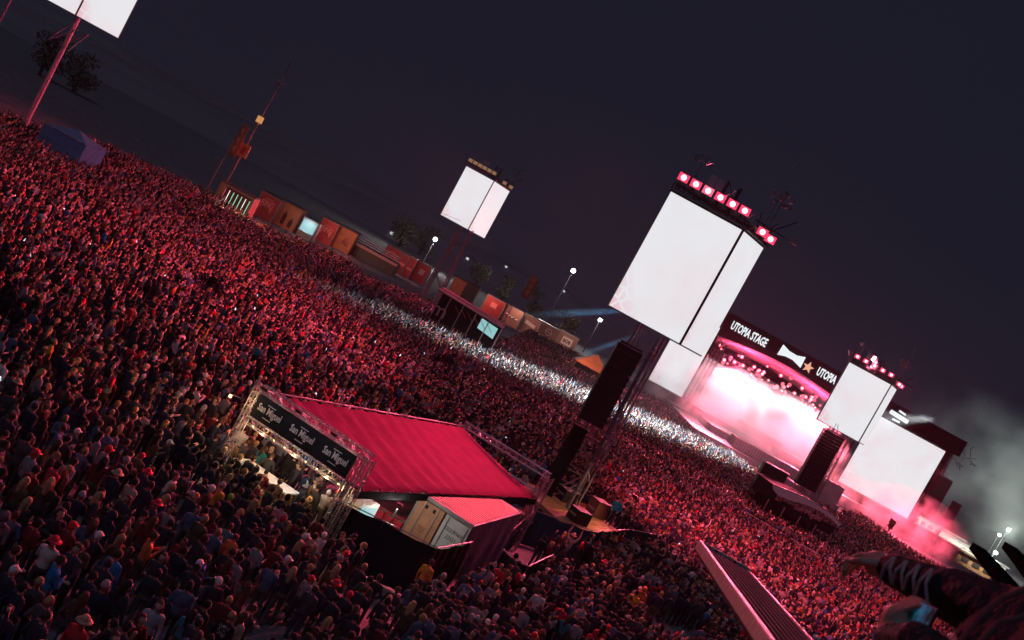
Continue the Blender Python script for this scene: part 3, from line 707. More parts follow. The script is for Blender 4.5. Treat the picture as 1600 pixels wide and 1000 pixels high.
t,x0,x1,y,h = stall((712,432),(731,441),4.2,STALLORG,'stall','left orange lit box stall behind the black canopy')
t,x0,x1,y,h = stall((732,441),(751,449),4.2,STALLTAN,'stall','right tan lit box stall behind the black canopy')
for (px,py,c) in ((722,446,(1,.55,.25)),(742,455,(1,.6,.3)),(450,338,(1,.5,.3)),(546,372,(1,.45,.3)),(420,325,(1,.3,.25)),(516,360,(1,.3,.25)),(640,412,(1,.3,.28)),(812,492,(1,.5,.35)),(860,520,(1,.55,.4)),(890,530,(1,.55,.4)),(368,312,(1,.5,.3)),(776,474,(1,.3,.28))):
    q = P(px,py,2.5); yy = q.y-6; q = PD(px,py,yy); lamp('stall_light', (q.x,yy,4.6), (q.x,yy+8,2), 700, c, cone=120, radius=.2)
t,x0,x1,y,h = stall((763,459),(791,475),3.4,STALLRED,'stall','deep red stall left of the tall feather flag')
MB().box(((x0+x1)/2,y-.06,2.0), (.6,.02,.5)).build('sign', LOGO, t)
t,x0,x1,y,h = stall((792,475),(819,489),3.4,STALLGRY,'stall_container','brown container with white script logo below the feather flag')
m = MB(); m.path([Vector(((x0+x1)/2-1.2+k*.22,y-.06,1.7+.25*math.sin(k*1.7))) for k in range(12)], .12, 5); m.build('script_logo', PALE, t)
t,x0,x1,y,h = stall((821,489),(847,503),3.4,STALLGRY,'stall_container','brown container with slanted white lettering')
m = MB()
for k in range(6): m.box(((x0+x1)/2-.9+k*.36,y-.06,2.05-.06*k), (.14,.02,.34), (Vector((1,0,-.1)),Vector((0,1,0)),Vector((.25,0,1))))
m.build('slanted_logo', PALE, t)
t,x0,x1,y,h = stall((848,502),(876,518),3.4,STALLGRY,'stall_container','brown container with round emblem and four letters')
m = MB()
for k in range(14):
    a0,a1 = 2*math.pi*k/14, 2*math.pi*(k+1)/14; m.bar(((x0+x1)/2+math.cos(a0)*.62,y-.08,2.1+math.sin(a0)*.62),((x0+x1)/2+math.cos(a1)*.62,y-.08,2.1+math.sin(a1)*.62), .08, 4)
m.bar(((x0+x1)/2-.8,y-.08,2.2),((x0+x1)/2+.8,y-.08,2.0), .09, 4); m.build('round_emblem', PALE, t)
text('OPEL', (1,0,0), Z, ((x0+x1)/2,y-.06,1.1), .34, PALE, t, 'container_lettering', width=1.6)
t,x0,x1,y,h = stall((878,515),(905,531),3.4,STALLGRY,'stall_container','brown container with square white sign at the right end of the row')
sg = MB().box(((x0+x1)/2,y-.06,1.8), (1.1,.03,.8)).build('sign', PALE, t); text('BOB', (1,0,0), Z, ((x0+x1)/2,y-.1,1.8), .8, INK, sg, 'sign_lettering', width=1.6, bold=.03)
# orange pagoda tent
a = P(932,560,4.2); t = thing('pagoda_tent', (a.x,a.y,0), 'orange lit tent left of the nearest tower loudspeaker', 'tent')
cx, cy = a.x, a.y; m = MB()
for k in range(4):
    a0, a1 = math.pi/4+k*math.pi/2, math.pi/4+(k+1)*math.pi/2
    m.quad([(cx+4*math.cos(a0),cy+4*math.sin(a0),2.6),(cx+4*math.cos(a1),cy+4*math.sin(a1),2.6),(cx,cy,4.8)])
m.build('roof', STALLORG, t)
for k in range(4):
    a0 = math.pi/4+k*math.pi/2; MB().bar((cx+3.95*math.cos(a0),cy+3.95*math.sin(a0),0),(cx+3.95*math.cos(a0),cy+3.95*math.sin(a0),2.6), .06, 6).build('post', STEEL, t)
MB().box((cx,cy+2.7,1.3), (2.7,.03,1.25)).build('back_wall', STALLORG, t)
lamp('tent_light', (cx-3,cy-7,6), (cx,cy,3), 1500, (1,.4,.25), cone=70)
# black canopy / mixing desk pavilion
t = thing('mixing_pavilion', (-4,114,0), 'black flat roofed mixing pavilion with thin posts in the crowd', 'pavilion')
xa, xb, ya, yb = -8.8, -.4, 110, 117
rfm = MB()
for k in range(9):
    x = xa+(xb-xa)*k/8; 
MB().prism([(xa,ya,4.6),(xb,ya,4.2),(xb,yb,4.3),(xa,yb,4.7)], (0,0,.12)).build('roof', mat('matt_black_cloth',(.006,.006,.008),1.0), t)
for x in np.linspace(xa+.1, xb-.1, 6): MB().bar((x,ya+.05,0),(x,ya+.05,4.6-.4*(x-xa)/(xb-xa)), .06, 6).build('post', STEEL, t)
for x in (xa+.1, xb-.1): MB().bar((x,yb-.1,0),(x,yb-.1,4.3), .06, 6).build('post', STEEL, t)
MB().truss((xa,ya-.2,4.9),(xb,ya-.2,4.5), .35, Z, .04, .6).build('beam', GREY, t)
MB().box(((xa+xb)/2,yb-.3,2.2), ((xb-xa)/2-.2,.05,2.1)).build('back_drape', BCLOTH, t)
MB().box(((xa+xb)/2,ya+1,.6), ((xb-xa)/2-.4,.05,.55)).build('front_barrier', BCLOTH, t)
sc_ = MB().prism([(xb-2.6,ya+.4,3.0),(xb-.5,ya+.4,2.7),(xb-.5,ya+.4,4.0),(xb-2.6,ya+.4,4.2)], (0,.05,0)).build('lit_panel', CYAN, t)
text('m', (1,0,0), Z, (xa+1.2,ya-.1,2.6), 1.1, mat('dim_pink_sign', (.6,.3,.35), .7, var=0), t, 'letter_sign', depth=.04, width=1.6)
for k in range(6): MB().bar((xa+2.5+k*.8,ya+.3,4.0),(xa+3.4+k*.8,ya+.3,3.3), .035, 4).build('cross_brace', STALLORG, t)
EXCL.append([(xa-.5,ya-.8),(xb+.5,ya-.8),(xb+.5,yb+.5),(xa-.5,yb+.5)])
# masts and flags
def mast(px0, py0, px1, py1, name, label, r=.16, extra=None, yy=None):
    b = P(px0,py0,0) if yy is None else PD(px0,py0,yy); tp_ = PD(px1,py1,b.y)
    t = thing(name, (b.x,b.y,0), label, 'mast' if name == 'mast' else 'flag')
    MB().bar((b.x,b.y,0),(tp_.x,b.y,tp_.z), r, 7, r*.45).build('pole', mat('pole_brown', (.28,.2,.2), .5), t)
    return t, b.y
t, yy = mast(352,287,455,97,'mast','tall thin mast with small sign boxes at the left stalls', yy=122)
q = PD(381,235,yy-.25); sb = MB().box(q, (.62,.12,.85)).build('sign_box', ORSIGN, t)
MB().prism([q+Vector((-.35,-.14,-.5)),q+Vector((.1,-.14,-.55)),q+Vector((.38,-.14,.45)),q+Vector((-.1,-.14,.55))], (0,.015,0)).build('sign_mark', mat('sign_red',(.5,.05,.06),.7), sb)
q = PD(406,187,yy-.2); MB().box(q, (.35,.2,.42)).build('lamp_box', mat('amber_box', emit=(.8,.38,.12), es=.7), t)
q = PD(438,130,yy); MB().bar(q+Vector((-.7,0,.1)), q+Vector((.7,0,.1)), .07, 5).bar(q+Vector((-.5,0,-.6)), q+Vector((.1,0,.1)), .06, 5).bar(q+Vector((-.6,-.4,-.1)), q+Vector((.6,.4,-.1)), .05, 5).build('crossarm', GREY, t)
def feather(px0,py0,px1,py1,wd,lab,yy=None):
    t, yy = mast(px0,py0,px1,py1,'feather_flag',lab,r=.07,yy=yy)
    b = PD(px0,py0,yy); tp_ = PD(px1,py1,yy); L = tp_.z
    m = MB(); n = 10
    for i in range(n+1):
        z = L-.1-(L*.40)*i/n
        for j in range(4): m.v.append((tp_.x+.05+wd*j/3, yy+.12*math.sin(i*.7+j), z-.08*j))
    for i in range(n):
        for j in range(3): q = i*4+j; m.f.append((q,q+1,q+5,q+4)); m.m.append(0)
    cl = m.build('cloth', mat('flag_brown', (.30,.12,.08), .8), t, smooth=True); sm = cl.modifiers.new('t','SOLIDIFY'); sm.thickness = .02
    for k in range(3):
        z = L-.9-k*L*.11; MB().prism([(tp_.x+wd*.25,yy-.16,z),(tp_.x+wd*.75,yy-.16,z+.4),(tp_.x+wd*.6,yy-.16,z-.8)], (0,.01,0)).build('flag_mark', STALLORG, cl)
feather(331,280,381,190,1.0,'brown feather flag left of the tall mast',yy=121)
feather(802,474,832,427,1.6,'tall brown feather flag over the row of brown containers',yy=176)
feather(1367,855,1393,808,1.1,'small banner flag at the foot of the right stage screen',yy=166)
t, yy = mast(-25,80,60,-85,'mast','thin mast at the top left edge', r=.12, yy=88)
# cable between masts
pts = [PD(x_,y_,110+k*3) for k,(x_,y_) in enumerate(((-40,-10),(90,40),(200,92),(300,140),(400,193),(480,228),(560,272),(640,313),(720,345)))]
tag(MB().path(pts, .025, 4).build('cable', GREY), 'thin overhead cable sloping down to the far screen tower', 'cable')
# blue gazebo far left
g = P(95,262,0); t = thing('gazebo', (g.x,g.y,0), 'dark blue gazebo tent in the crowd at far left', 'tent')
m = MB(); w_ = 2.1
for k,(a0,a1) in enumerate((((-1,-1),(1,-1)),((1,-1),(1,1)),((1,1),(-1,1)),((-1,1),(-1,-1)))):
    m.quad([(g.x+a0[0]*w_,g.y+a0[1]*w_,3.0),(g.x+a1[0]*w_,g.y+a1[1]*w_,3.0),(g.x,g.y,3.6)])
m.build('roof', BLUETENT, t)
for sx in (-1,1):
    for sy in (-1,1): MB().bar((g.x+sx*1.85,g.y+sy*1.85,0),(g.x+sx*1.85,g.y+sy*1.85,3.0), .04, 5).build('leg', STEEL, t)
MB().box((g.x,g.y-2.0,1.5), (2.0,.02,1.45)).build('front_wall', BLUETENT, t); MB().box((g.x+2.0,g.y,1.5), (.02,1.98,1.45)).build('side_wall', BLUETENT, t)
EXCL.append([(g.x-2.4,g.y-2.6),(g.x+2.4,g.y-2.6),(g.x+2.4,g.y+2.4),(g.x-2.4,g.y+2.4)])
# ================================================================== bar in front of the stage (right)
t = thing('bar_pavilion', (36,106,0), 'dark bar pavilion with white curved roof edge below the right tower', 'tent')
pa = P(1210,757,4.4); pm = P(1262,778,4.4); pb = P(1318,818,3.6); yv = 101.0
arc = [PD(x_,y_,yv) for x_,y_ in ((1208,756),(1222,762),(1240,769),(1258,777),(1275,786),(1292,797),(1306,808),(1316,820))]
low = [PD(x_,y_,yv) for x_,y_ in ((1310,822),(1298,810),(1284,800),(1268,792),(1250,786),(1232,781),(1216,774),(1209,766))]
MB().prism(arc+low, (0,.25,0)).build('roof_edge', WHITE, t)
m = MB()
for k in range(len(arc)-1): m.prism([arc[k]-Z*.1,arc[k+1]-Z*.1,arc[k+1]+Z*.04-Z*.1,arc[k]+Z*.04-Z*.1], (0,0,0.02)); m.quad([arc[k]+Vector((0,.26,-.06)),arc[k+1]+Vector((0,.26,-.06)),arc[k+1]+Vector((0,8,-.3)),arc[k]+Vector((0,8,-.3))])
m.build('roof', BCLOTH, t)
fx0, fx1 = low[-1].x, low[0].x
for x in np.linspace(fx0+.1, fx1-.1, 5): MB().bar((x,yv+.2,0),(x,yv+.2,2.6), .06, 6).build('post', STEEL, t)
sgb = MB().prism([PD(1222,782,yv+.3),PD(1306,824,yv+.3),PD(1300,838,yv+.3),PD(1216,796,yv+.3)], (0,.05,0)).build('fascia_board', BCLOTH, t)
lo_ = PD(1262,802,yv+.22); rt_ = (PD(1306,824,yv)-PD(1222,782,yv)).normalized()
text('San Miguel', rt_, Z, lo_+Vector((0,-.05,0)), .75, mat('pink_letter', (.75,.40,.50), .7, var=0), sgb, 'fascia_lettering', width=3.0, depth=.03)
MB().box(((fx0+fx1)/2,yv+5,1.2), ((fx1-fx0)/2,.1,1.2)).build('back_wall', BCLOTH, t)
EXCL.append([(fx0-.5,yv-.7),(fx1+.5,yv-.7),(fx1+.5,yv+9),(fx0-.5,yv+9)]); EXCL.append([(37,111.5),(41.5,111.5),(41.5,116),(37,116)]); EXCL.append([(-13,134),(-9,134),(-9,140),(-13,140)])
q0 = P(1180,760,2); t = thing('cabinet_stack', (q0.x,q0.y,0), 'dark upright cabinet with pale top edge left of the bar pavilion', 'cabinet')
tp1 = PD(1206,726,q0.y); MB().box((tp1.x+.6,q0.y,tp1.z/2), (1.5,.5,tp1.z/2-.06)).build('body', BLACK, t); MB().box((tp1.x+.6,q0.y,tp1.z-.04), (1.55,.55,.05)).build('top_edge', WHITE, t)
EXCL.append([(tp1.x-1.3,q0.y-1),(tp1.x+2.5,q0.y-1),(tp1.x+2.5,q0.y+1),(tp1.x-1.3,q0.y+1)])
# crowd barrier with shiny rail
t = thing('crowd_barrier', (32,92,0), 'long metal crowd barrier crossing the crowd below the bar pavilion', 'barrier')
ba, bb = P(1160,797,1.25), P(1310,884,1.25); n = 9
EXCL.append([(ba.x-.3,ba.y-2.6),(bb.x+.3,bb.y-2.6),(bb.x+.3,bb.y+.5),(ba.x-.3,ba.y+.5)])
for k in range(n):
    a, b = ba.lerp(bb,k/n), ba.lerp(bb,(k+.96)/n); m = MB(); m.bar(a,b,.05,6); m.bar(a-Z*.9,b-Z*.9,.03,5)
    for i in range(6): c = a.lerp(b,i/5); m.bar(c,c-Z*1.22,.02,4)
    m.build('barrier_section', mat('bright_steel', (.8,.75,.75), .35, .3), t)
# ================================================================== lit buildings at far right
PALEW = mat('pale_wall', (.30,.29,.27), .8, var=.12, scale=.2)
for i,(pa,pb,yy,h0,dep,lb) in enumerate((((1428,806),(1505,848),262,0,14,'long pale flat roofed building right of the stage'),((1500,856),(1570,892),238,0,12,'grey lower building behind the raised arm'),((1420,850),(1540,915),205,0,5,'dim low wall of tents at the right edge of the crowd'))):
    a, b = PD(*pa,yy), PD(*pb,yy); hh = max(2.5,(a.z+b.z)/2); t = thing('hall', ((a.x+b.x)/2,yy,0), lb, 'building')
    MB().box(((a.x+b.x)/2,yy+dep/2,hh/2), ((b.x-a.x)/2,dep/2,hh/2)).build('wall', PALEW if i < 2 else STALLTAN, t)
    MB().box(((a.x+b.x)/2,yy+dep/2,hh+.2), ((b.x-a.x)/2+.5,dep/2+.5,.19)).build('roof', mat('pale_roof',(.16,.16,.15),.9,spec=.1), t)
    for k in range(7):
        x = a.x+(b.x-a.x)*(k+.5)/7; MB().box((x,yy-.05,hh*.55), ((b.x-a.x)/22,.04,hh*.22)).build('window', DSTEEL, t)
for (px,py,yy,lb) in ((1576,828,250,'white street lamp at the right edge of the picture'),(1562,836,270,'small white lamp left of the right edge street lamp'),(1556,864,240,'low white lamp above the dark fins at right')):
    street_lamp(px,py,yy,lb,2500,(.9,1,.9),r=.35)
q = PD(1487,797,190); t = thing('banner_tower', (q.x,190,0), 'narrow dark banner tower right of the stage loudspeakers', 'banner')
a, b = PD(1472,822,190), PD(1484,779,190); MB().bar((q.x,190,0),(q.x,190,b.z), .15, 6).build('pole', STEEL, t); MB().box((q.x+.1,189.7,(a.z+b.z)/2), (1.0,.08,(b.z-a.z)/2)).build('cloth', mat('banner_dark',(.08,.05,.05),.8), t)
# ================================================================== people
def sphere_pts(c, r, nu=12, nv=8):
    v = []; f = []
    for j in range(nv+1):
        th = math.pi*j/nv
        for i in range(nu):
            ph = 2*math.pi*i/nu; v.append((c[0]+r[0]*math.sin(th)*math.cos(ph), c[1]+r[1]*math.sin(th)*math.sin(ph), c[2]+r[2]*math.cos(th)))
    for j in range(nv):
        for i in range(nu): i2 = (i+1) % nu; f.append((j*nu+i, (j+1)*nu+i, (j+1)*nu+i2, j*nu+i2))
    return v, f
def capsule_pts(a, b, r0, r1, n=10):
    a, b = Vector(a), Vector(b); d = (b-a); L = d.length; d.normalize(); x = d.orthogonal().normalized(); y = d.cross(x)
    rows = [(a-d*r0*math.cos(t), r0*math.sin(t)) for t in (.02,.5,1.05)]+[(a, r0),(a.lerp(b,.5),(r0+r1)/2),(b, r1)]+[(b+d*r1*math.cos(t), r1*math.sin(t)) for t in (1.05,.5,.02)]
    v = []; f = []
    for p, r in rows:
        for k in range(n): t = 2*math.pi*k/n; v.append(tuple(p+(x*math.cos(t)+y*math.sin(t))*r))
    for j in range(len(rows)-1):
        for k in range(n): k2 = (k+1) % n; f.append((j*n+k, j*n+k2, (j+1)*n+k2, (j+1)*n+k))
    f.append(tuple(range(n-1,-1,-1))); f.append(tuple((len(rows)-1)*n+k for k in range(n)))
    return v, f
class Body:
    def __init__(s): s.v = []; s.f = []; s.prim = []
    def add(s, vf):
        b = len(s.v); s.v += vf[0]; s.f += [tuple(i+b for i in q) for q in vf[1]]
    def cap(s, a, b, r0, r1, role): s.add(capsule_pts(a,b,r0,r1)); s.prim.append(('c',np.array(a,float),np.array(b,float),r0,r1,role))
    def ell(s, c, r, role): s.add(sphere_pts(c,r)); s.prim.append(('e',np.array(c,float),np.array(r,float),0,0,role))
    def roles(s, pts):
        best = np.full(len(pts), 1e9); out = np.zeros(len(pts), int)
        for (k,a,b,r0,r1,role) in s.prim:
            if k == 'c':
                ab = b-a; t = np.clip(((pts-a)@ab)/max(1e-9,ab@ab),0,1); d = np.linalg.norm(pts-(a+t[:,None]*ab),axis=1)-(r0+(r1-r0)*t)
            else: d = (np.linalg.norm((pts-a)/b,axis=1)-1)*b.min()
            w = d < best; out[w] = role; best[w] = d[w]
        return out
def remesh(v, f, voxel, smooth=3):
    me = bpy.data.meshes.new('tmp'); me.from_pydata(v, [], f); o = bpy.data.objects.new('tmp', me); COL.objects.link(o)
    m = o.modifiers.new('r','REMESH'); m.mode = 'VOXEL'; m.voxel_size = voxel
    s = o.modifiers.new('s','SMOOTH'); s.iterations = smooth; s.factor = .5
    dg = bpy.context.evaluated_depsgraph_get(); dg.update(); e = o.evaluated_get(dg).to_mesh()
    V = np.empty(len(e.vertices)*3); e.vertices.foreach_get('co', V); V = V.reshape(-1,3); F = [tuple(p.vertices) for p in e.polygons]
    o.evaluated_get(dg).to_mesh_clear(); bpy.data.objects.remove(o); bpy.data.meshes.remove(me)
    return V, F
ARMS = {'down':((.25,.0,1.13),(.27,.08,.87)), 'hold':((.24,-.02,1.14),(.12,.26,1.2)), 'phone':((.24,.06,1.15),(.07,.3,1.34)), 'up':((.29,.06,1.66),(.25,.12,1.94)),
        'pocket':((.29,-.09,1.14),(.2,.09,.97)), 'cross':((.24,.08,1.14),(-.04,.25,1.2)), 'clap':((.22,.22,1.56),(.06,.22,1.86)), 'swing':((.24,-.14,1.15),(.24,-.1,.88)), 'fwd':((.25,.12,1.16),(.24,.32,1.0))}
POSES = {'arms down':('down','down',0), 'holding a drink':('hold','down',0), 'looking at a phone':('phone','phone',0), 'one arm raised':('up','down',0), 'both arms raised':('up','up',0),
         'hands in pockets':('pocket','pocket',0), 'arms crossed':('cross','cross',0), 'clapping overhead':('clap','clap',0), 'walking':('swing','fwd',1)}
def make_head(b0, nu=18, nv=14):
    c = np.array((0,.018,1.625)); v, f = sphere_pts((0,0,0),(1,1,1),nu,nv); v = np.array(v)
    jaw = np.clip(-v[:,2],0,1); x = v[:,0]*(.078-.022*jaw); y = v[:,1]*(.098-.012*jaw)+.012*jaw*(v[:,1] > 0); z = v[:,2]*.118
    V = np.stack([x,y,z],1)+c
    out = [(V, f, 0)]
    for (cc, rr, role) in (((0,.118,1.615),(.013,.02,.02),0), ((.078,.0,1.62),(.012,.024,.032),0), ((-.078,.0,1.62),(.012,.024,.032),0),
                           ((.03,.103,1.642),(.013,.008,.008),6), ((-.03,.103,1.642),(.013,.008,.008),6), ((0,.1,1.573),(.022,.01,.006),6)):
        vv, ff = sphere_pts(cc, rr, 8, 6); out.append((np.array(vv), ff, role))
    return out
def make_body(pose, slim=1.0):
    a1, a2, walk = POSES[pose]; B_ = Body(); k = slim
    B_.ell((0,0,1.27),(.185*k,.125*k,.24),1); B_.ell((0,.005,1.06),(.165*k,.125*k,.21),1); B_.ell((0,-.005,.93),(.175*k,.13*k,.13),2)
    B_.cap((-.15*k,-.005,1.41),(.15*k,-.005,1.41),.07,.07,1); B_.cap((0,-.01,1.43),(0,.012,1.56),.062,.055,0)
    for s in (-1,1):
        dy = (.16*s if walk else .015*s)
        B_.cap((s*.09,0,.92),(s*.105,.02+dy*.5,.5),.092,.062,2); B_.cap((s*.105,.02+dy*.5,.5),(s*.11,-.02+dy,.1),.062,.05,2)
        B_.cap((s*.11,-.04+dy,.05),(s*.125,.13+dy,.04),.045,.038,3)
    for s, nm in ((1,a1),(-1,a2)):
        e, w_ = ARMS[nm]; sh = Vector((s*.19*k,-.005,1.40)); e = Vector((s*e[0],e[1],e[2])); w_ = Vector((s*w_[0],w_[1],w_[2]))
        B_.cap(sh,e,.062,.05,1); B_.cap(e,w_,.05,.038,1)
        d = (w_-e).normalized(); h1 = w_+d*.09; B_.cap(w_+d*.02,h1,.034,.036,0)
        sd = d.orthogonal().normalized() if abs(d.y) > .9 else d.cross(Vector((0,1,0))).normalized()
        for q in range(4): B_.cap(h1+sd*(q-1.5)*.02, h1+sd*(q-1.5)*.026+d*(.065+.012*(q in (1,2)))+Vector((0,.012,0)),.012,.011,0)
        B_.cap(w_+d*.05+sd*.03, w_+d*.1+sd*.062,.013,.012,0)
    V, F = remesh(B_.v, B_.f, .021)
    cen = np.array([V[list(q)].mean(0) for q in F]); ro = B_.roles(cen)
    pr = (ro == 1) & (cen[:,1] < -.05) & (np.abs(cen[:,0]) < .13) & (cen[:,2] > 1.12) & (cen[:,2] < 1.40); ro[pr] = 5
    parts = [(V, F, ro)]+[(v, f, np.full(len(f), r)) for v, f, r in make_head(0)]
    vs_, fs_, rs_ = [], [], []; b = 0
    for v, f, r in parts:
        vs_.append(v); fs_ += [tuple(i+b for i in q) for q in f]; rs_.append(r); b += len(v)
    return np.concatenate(vs_), fs_, np.concatenate(rs_)
def shell(c, r, keep, nu=18, nv=12):
    v, f = sphere_pts(c, r, nu, nv); V = np.array(v); return V, [q for q in f if all(keep(V[i]) for i in q)]
def make_hair(style):
    hc = (0,.0,1.645); P_ = []
    if style in ('short','long','bun'):
        P_.append(shell((0,-.006,1.648),(.09,.113,.115), lambda p: p[2] > 1.585 and not (p[1] > .055 and p[2] < 1.69)))
        if style == 'long': P_ += [(np.array(a),b) for a,b in (capsule_pts((0,-.075,1.62),(0,-.11,1.36),.085,.06), capsule_pts((.06,-.03,1.62),(.09,-.04,1.42),.045,.03), capsule_pts((-.06,-.03,1.62),(-.09,-.04,1.42),.045,.03))]
        if style == 'bun': v, f = sphere_pts((0,-.11,1.73),(.05,.05,.05),10,8); P_.append((np.array(v),f))
    elif style == 'cap':
        P_.append(shell((0,.0,1.655),(.094,.114,.105), lambda p: p[2] > 1.645)); n = 8; v = []
        for z in (1.655,1.643):
            for i in range(n+1): a = math.pi*i/n; v.append((.085*math.cos(a), .09+.10*math.sin(a), z-.012*math.sin(a)))
        f = [tuple(range(n+1)), tuple(range(2*n+1,n,-1))]+[(i,i+n+1,i+n+2,i+1) for i in range(n)]; P_.append((np.array(v),f))
        P_.append(shell((0,-.012,1.625),(.086,.1,.1), lambda p: p[1] < .01 and 1.55 < p[2] < 1.68))
    elif style == 'beanie':
        P_.append(shell((0,-.006,1.66),(.096,.115,.125), lambda p: p[2] > 1.64)); P_.append(shell((0,-.006,1.66),(.101,.12,.06), lambda p: 1.62 < p[2] < 1.675))
    elif style == 'bucket':
        P_.append(shell((0,.0,1.655),(.1,.116,.115), lambda p: p[2] > 1.66)); n = 20; v = []
        for r, z in ((.1,1.672),(.165,1.635),(.165,1.628),(.1,1.664)):
            for i in range(n): a = 2*math.pi*i/n; v.append((r*math.cos(a), r*1.1*math.sin(a), z))
        f = [(j*n+i, j*n+(i+1) % n, (j+1)*n+(i+1) % n, (j+1)*n+i) for j in range(3) for i in range(n)]; P_.append((np.array(v),f))
    elif style == 'hood':
        P_.append(shell((0,-.02,1.63),(.115,.135,.145), lambda p: not (p[1] > .055 and p[2] < 1.72)))
        P_ += [(np.array(a),b) for a,b in (capsule_pts((-.06,-.06,1.47),(.06,-.06,1.47),.08,.08),)]
    vs_, fs_ = [], []; b = 0
    for v, f in P_: vs_.append(v); fs_ += [tuple(i+b for i in q) for q in f]; b += len(v)
    return np.concatenate(vs_), fs_
BODIES = {p: make_body(p) for p in POSES}
HAIRS = {s: make_hair(s) for s in ('short','long','bun','cap','beanie','bucket','hood')}
def decimated(V, F, R_, target):
    me = bpy.data.meshes.new('tmp'); me.from_pydata(V.tolist(), [], F)
    for i in range(8): me.materials.append(None)
    me.polygons.foreach_set('material_index', R_.astype(np.int32)); o = bpy.data.objects.new('tmp', me); COL.objects.link(o)
    tr = o.modifiers.new('t','TRIANGULATE'); ntri = sum(len(q)-2 for q in F)
    d = o.modifiers.new('d','DECIMATE'); d.ratio = target/ntri
    dg = bpy.context.evaluated_depsgraph_get(); dg.update(); e = o.evaluated_get(dg).to_mesh(); e.calc_loop_triangles()
    v = np.empty(len(e.vertices)*3); e.vertices.foreach_get('co', v); n = len(e.loop_triangles)
    t = np.empty(n*3, np.int32); e.loop_triangles.foreach_get('vertices', t); pi = np.empty(n, np.int32); e.loop_triangles.foreach_get('polygon_index', pi)
    mi = np.empty(len(e.polygons), np.int32); e.polygons.foreach_get('material_index', mi)
    r = mi[pi]; o.evaluated_get(dg).to_mesh_clear(); bpy.data.objects.remove(o); bpy.data.meshes.remove(me)
    return v.reshape(-1,3), t.reshape(-1,3), r
def joined(pose, style):
    v, f, r = BODIES[pose]; hv, hf = HAIRS[style]; b = len(v)
    return np.concatenate([v,hv]), f+[tuple(i+b for i in q) for q in hf], np.concatenate([r, np.full(len(hf),4)])
# palettes (name, colour, weight)
TOPS = [('black jacket',(.027,.030,.042),9),('black hoodie',(.032,.036,.050),8),('dark grey hoodie',(.06,.06,.065),5),('navy jacket',(.015,.022,.05),5),('black shirt with white back print',(.013,.013,.016),4),
        ('olive jacket',(.07,.07,.04),2),('maroon hoodie',(.12,.015,.025),2),('brown jacket',(.13,.075,.045),2),('denim jacket',(.08,.13,.22),2),('grey hoodie',(.25,.25,.26),3),
        ('white shirt',(.6,.58,.57),.8),('red hoodie',(.5,.03,.05),.9),('teal jacket',(.03,.2,.24),.4),('beige jacket',(.36,.3,.24),.9),('blue shirt',(.02,.16,.38),.35),('yellow raincoat',(.6,.36,.04),.1),('orange hoodie',(.6,.18,.05),.12)]
HEADS = [('short brown hair','short',(.07,.04,.025),8),('short dark hair','short',(.02,.015,.012),7),('short blond hair','short',(.36,.24,.11),4),('long brown hair','long',(.09,.05,.03),5),('long blond hair','long',(.40,.28,.13),4),('long dark hair','long',(.02,.015,.012),3),
         ('hair in a bun','bun',(.12,.07,.04),2),('black cap','cap',(.015,.015,.017),4),('red cap','cap',(.6,.03,.05),1.6),('white cap','cap',(.7,.68,.66),1.4),('grey beanie','beanie',(.3,.3,.31),2),('black beanie','beanie',(.02,.02,.022),2),
         ('red bucket hat','bucket',(.65,.03,.06),.9),('tan bucket hat','bucket',(.45,.32,.2),1.2),('hood up','hood',(.03,.03,.035),2)]
PW = [('arms down',6),('holding a drink',4),('looking at a phone',2),('one arm raised',1),('hands in pockets',4),('arms crossed',3),('walking',1.5)]
SKINS = [(.52,.33,.24),(.45,.28,.2),(.58,.38,.29),(.3,.17,.11)]
LEGS = [(.015,.015,.018),(.03,.045,.08),(.05,.05,.055),(.09,.08,.06)]
def pick(lst): return random.choices(lst, [a[-1] for a in lst])[0]
def cmat(pref, c, rough=.85): return mat('%s_%02x%02x%02x' % (pref, *[int(255*x) for x in c]), c, rough, var=.12, scale=9)
def print_mat():
    if 'band_print' in MATS: return MATS['band_print']
    m = mat('band_print', (.02,.02,.02), .85, var=0); nt = m.node_tree; N = nt.nodes.new; tc = N('ShaderNodeTexCoord'); n = N('ShaderNodeTexNoise'); n.inputs['Scale'].default_value = 26; n.inputs['Detail'].default_value = 3
    r = N('ShaderNodeValToRGB'); r.color_ramp.interpolation = 'CONSTANT'; r.color_ramp.elements[0].color = (.013,.013,.016,1); r.color_ramp.elements[1].position = .54; r.color_ramp.elements[1].color = (.6,.58,.58,1)
    nt.links.new(tc.outputs['Object'], n.inputs['Vector']); nt.links.new(n.outputs['Fac'], r.inputs['Fac']); nt.links.new(r.outputs['Color'], nt.nodes['Principled BSDF'].inputs['Base Color']); return m
BMESH, HMESH = {}, {}
def body_mesh(pose):
    if pose not in BMESH:
        v, f, r = BODIES[pose]; me = bpy.data.meshes.new('person_body'); me.from_pydata(v.tolist(), [], f)
        for i in range(7): me.materials.append(BLACK)
        me.polygons.foreach_set('material_index', r.astype(np.int32)); me.polygons.foreach_set('use_smooth', [True]*len(f)); me.update(); BMESH[pose] = me
    return BMESH[pose]
def hair_mesh(style):
    if style not in HMESH:
        v, f = HAIRS[style]; me = bpy.data.meshes.new('hair'); me.from_pydata(v.tolist(), [], f); me.materials.append(BLACK)
        me.polygons.foreach_set('use_smooth', [True]*len(f)); me.update(); HMESH[style] = me
    return HMESH[style]
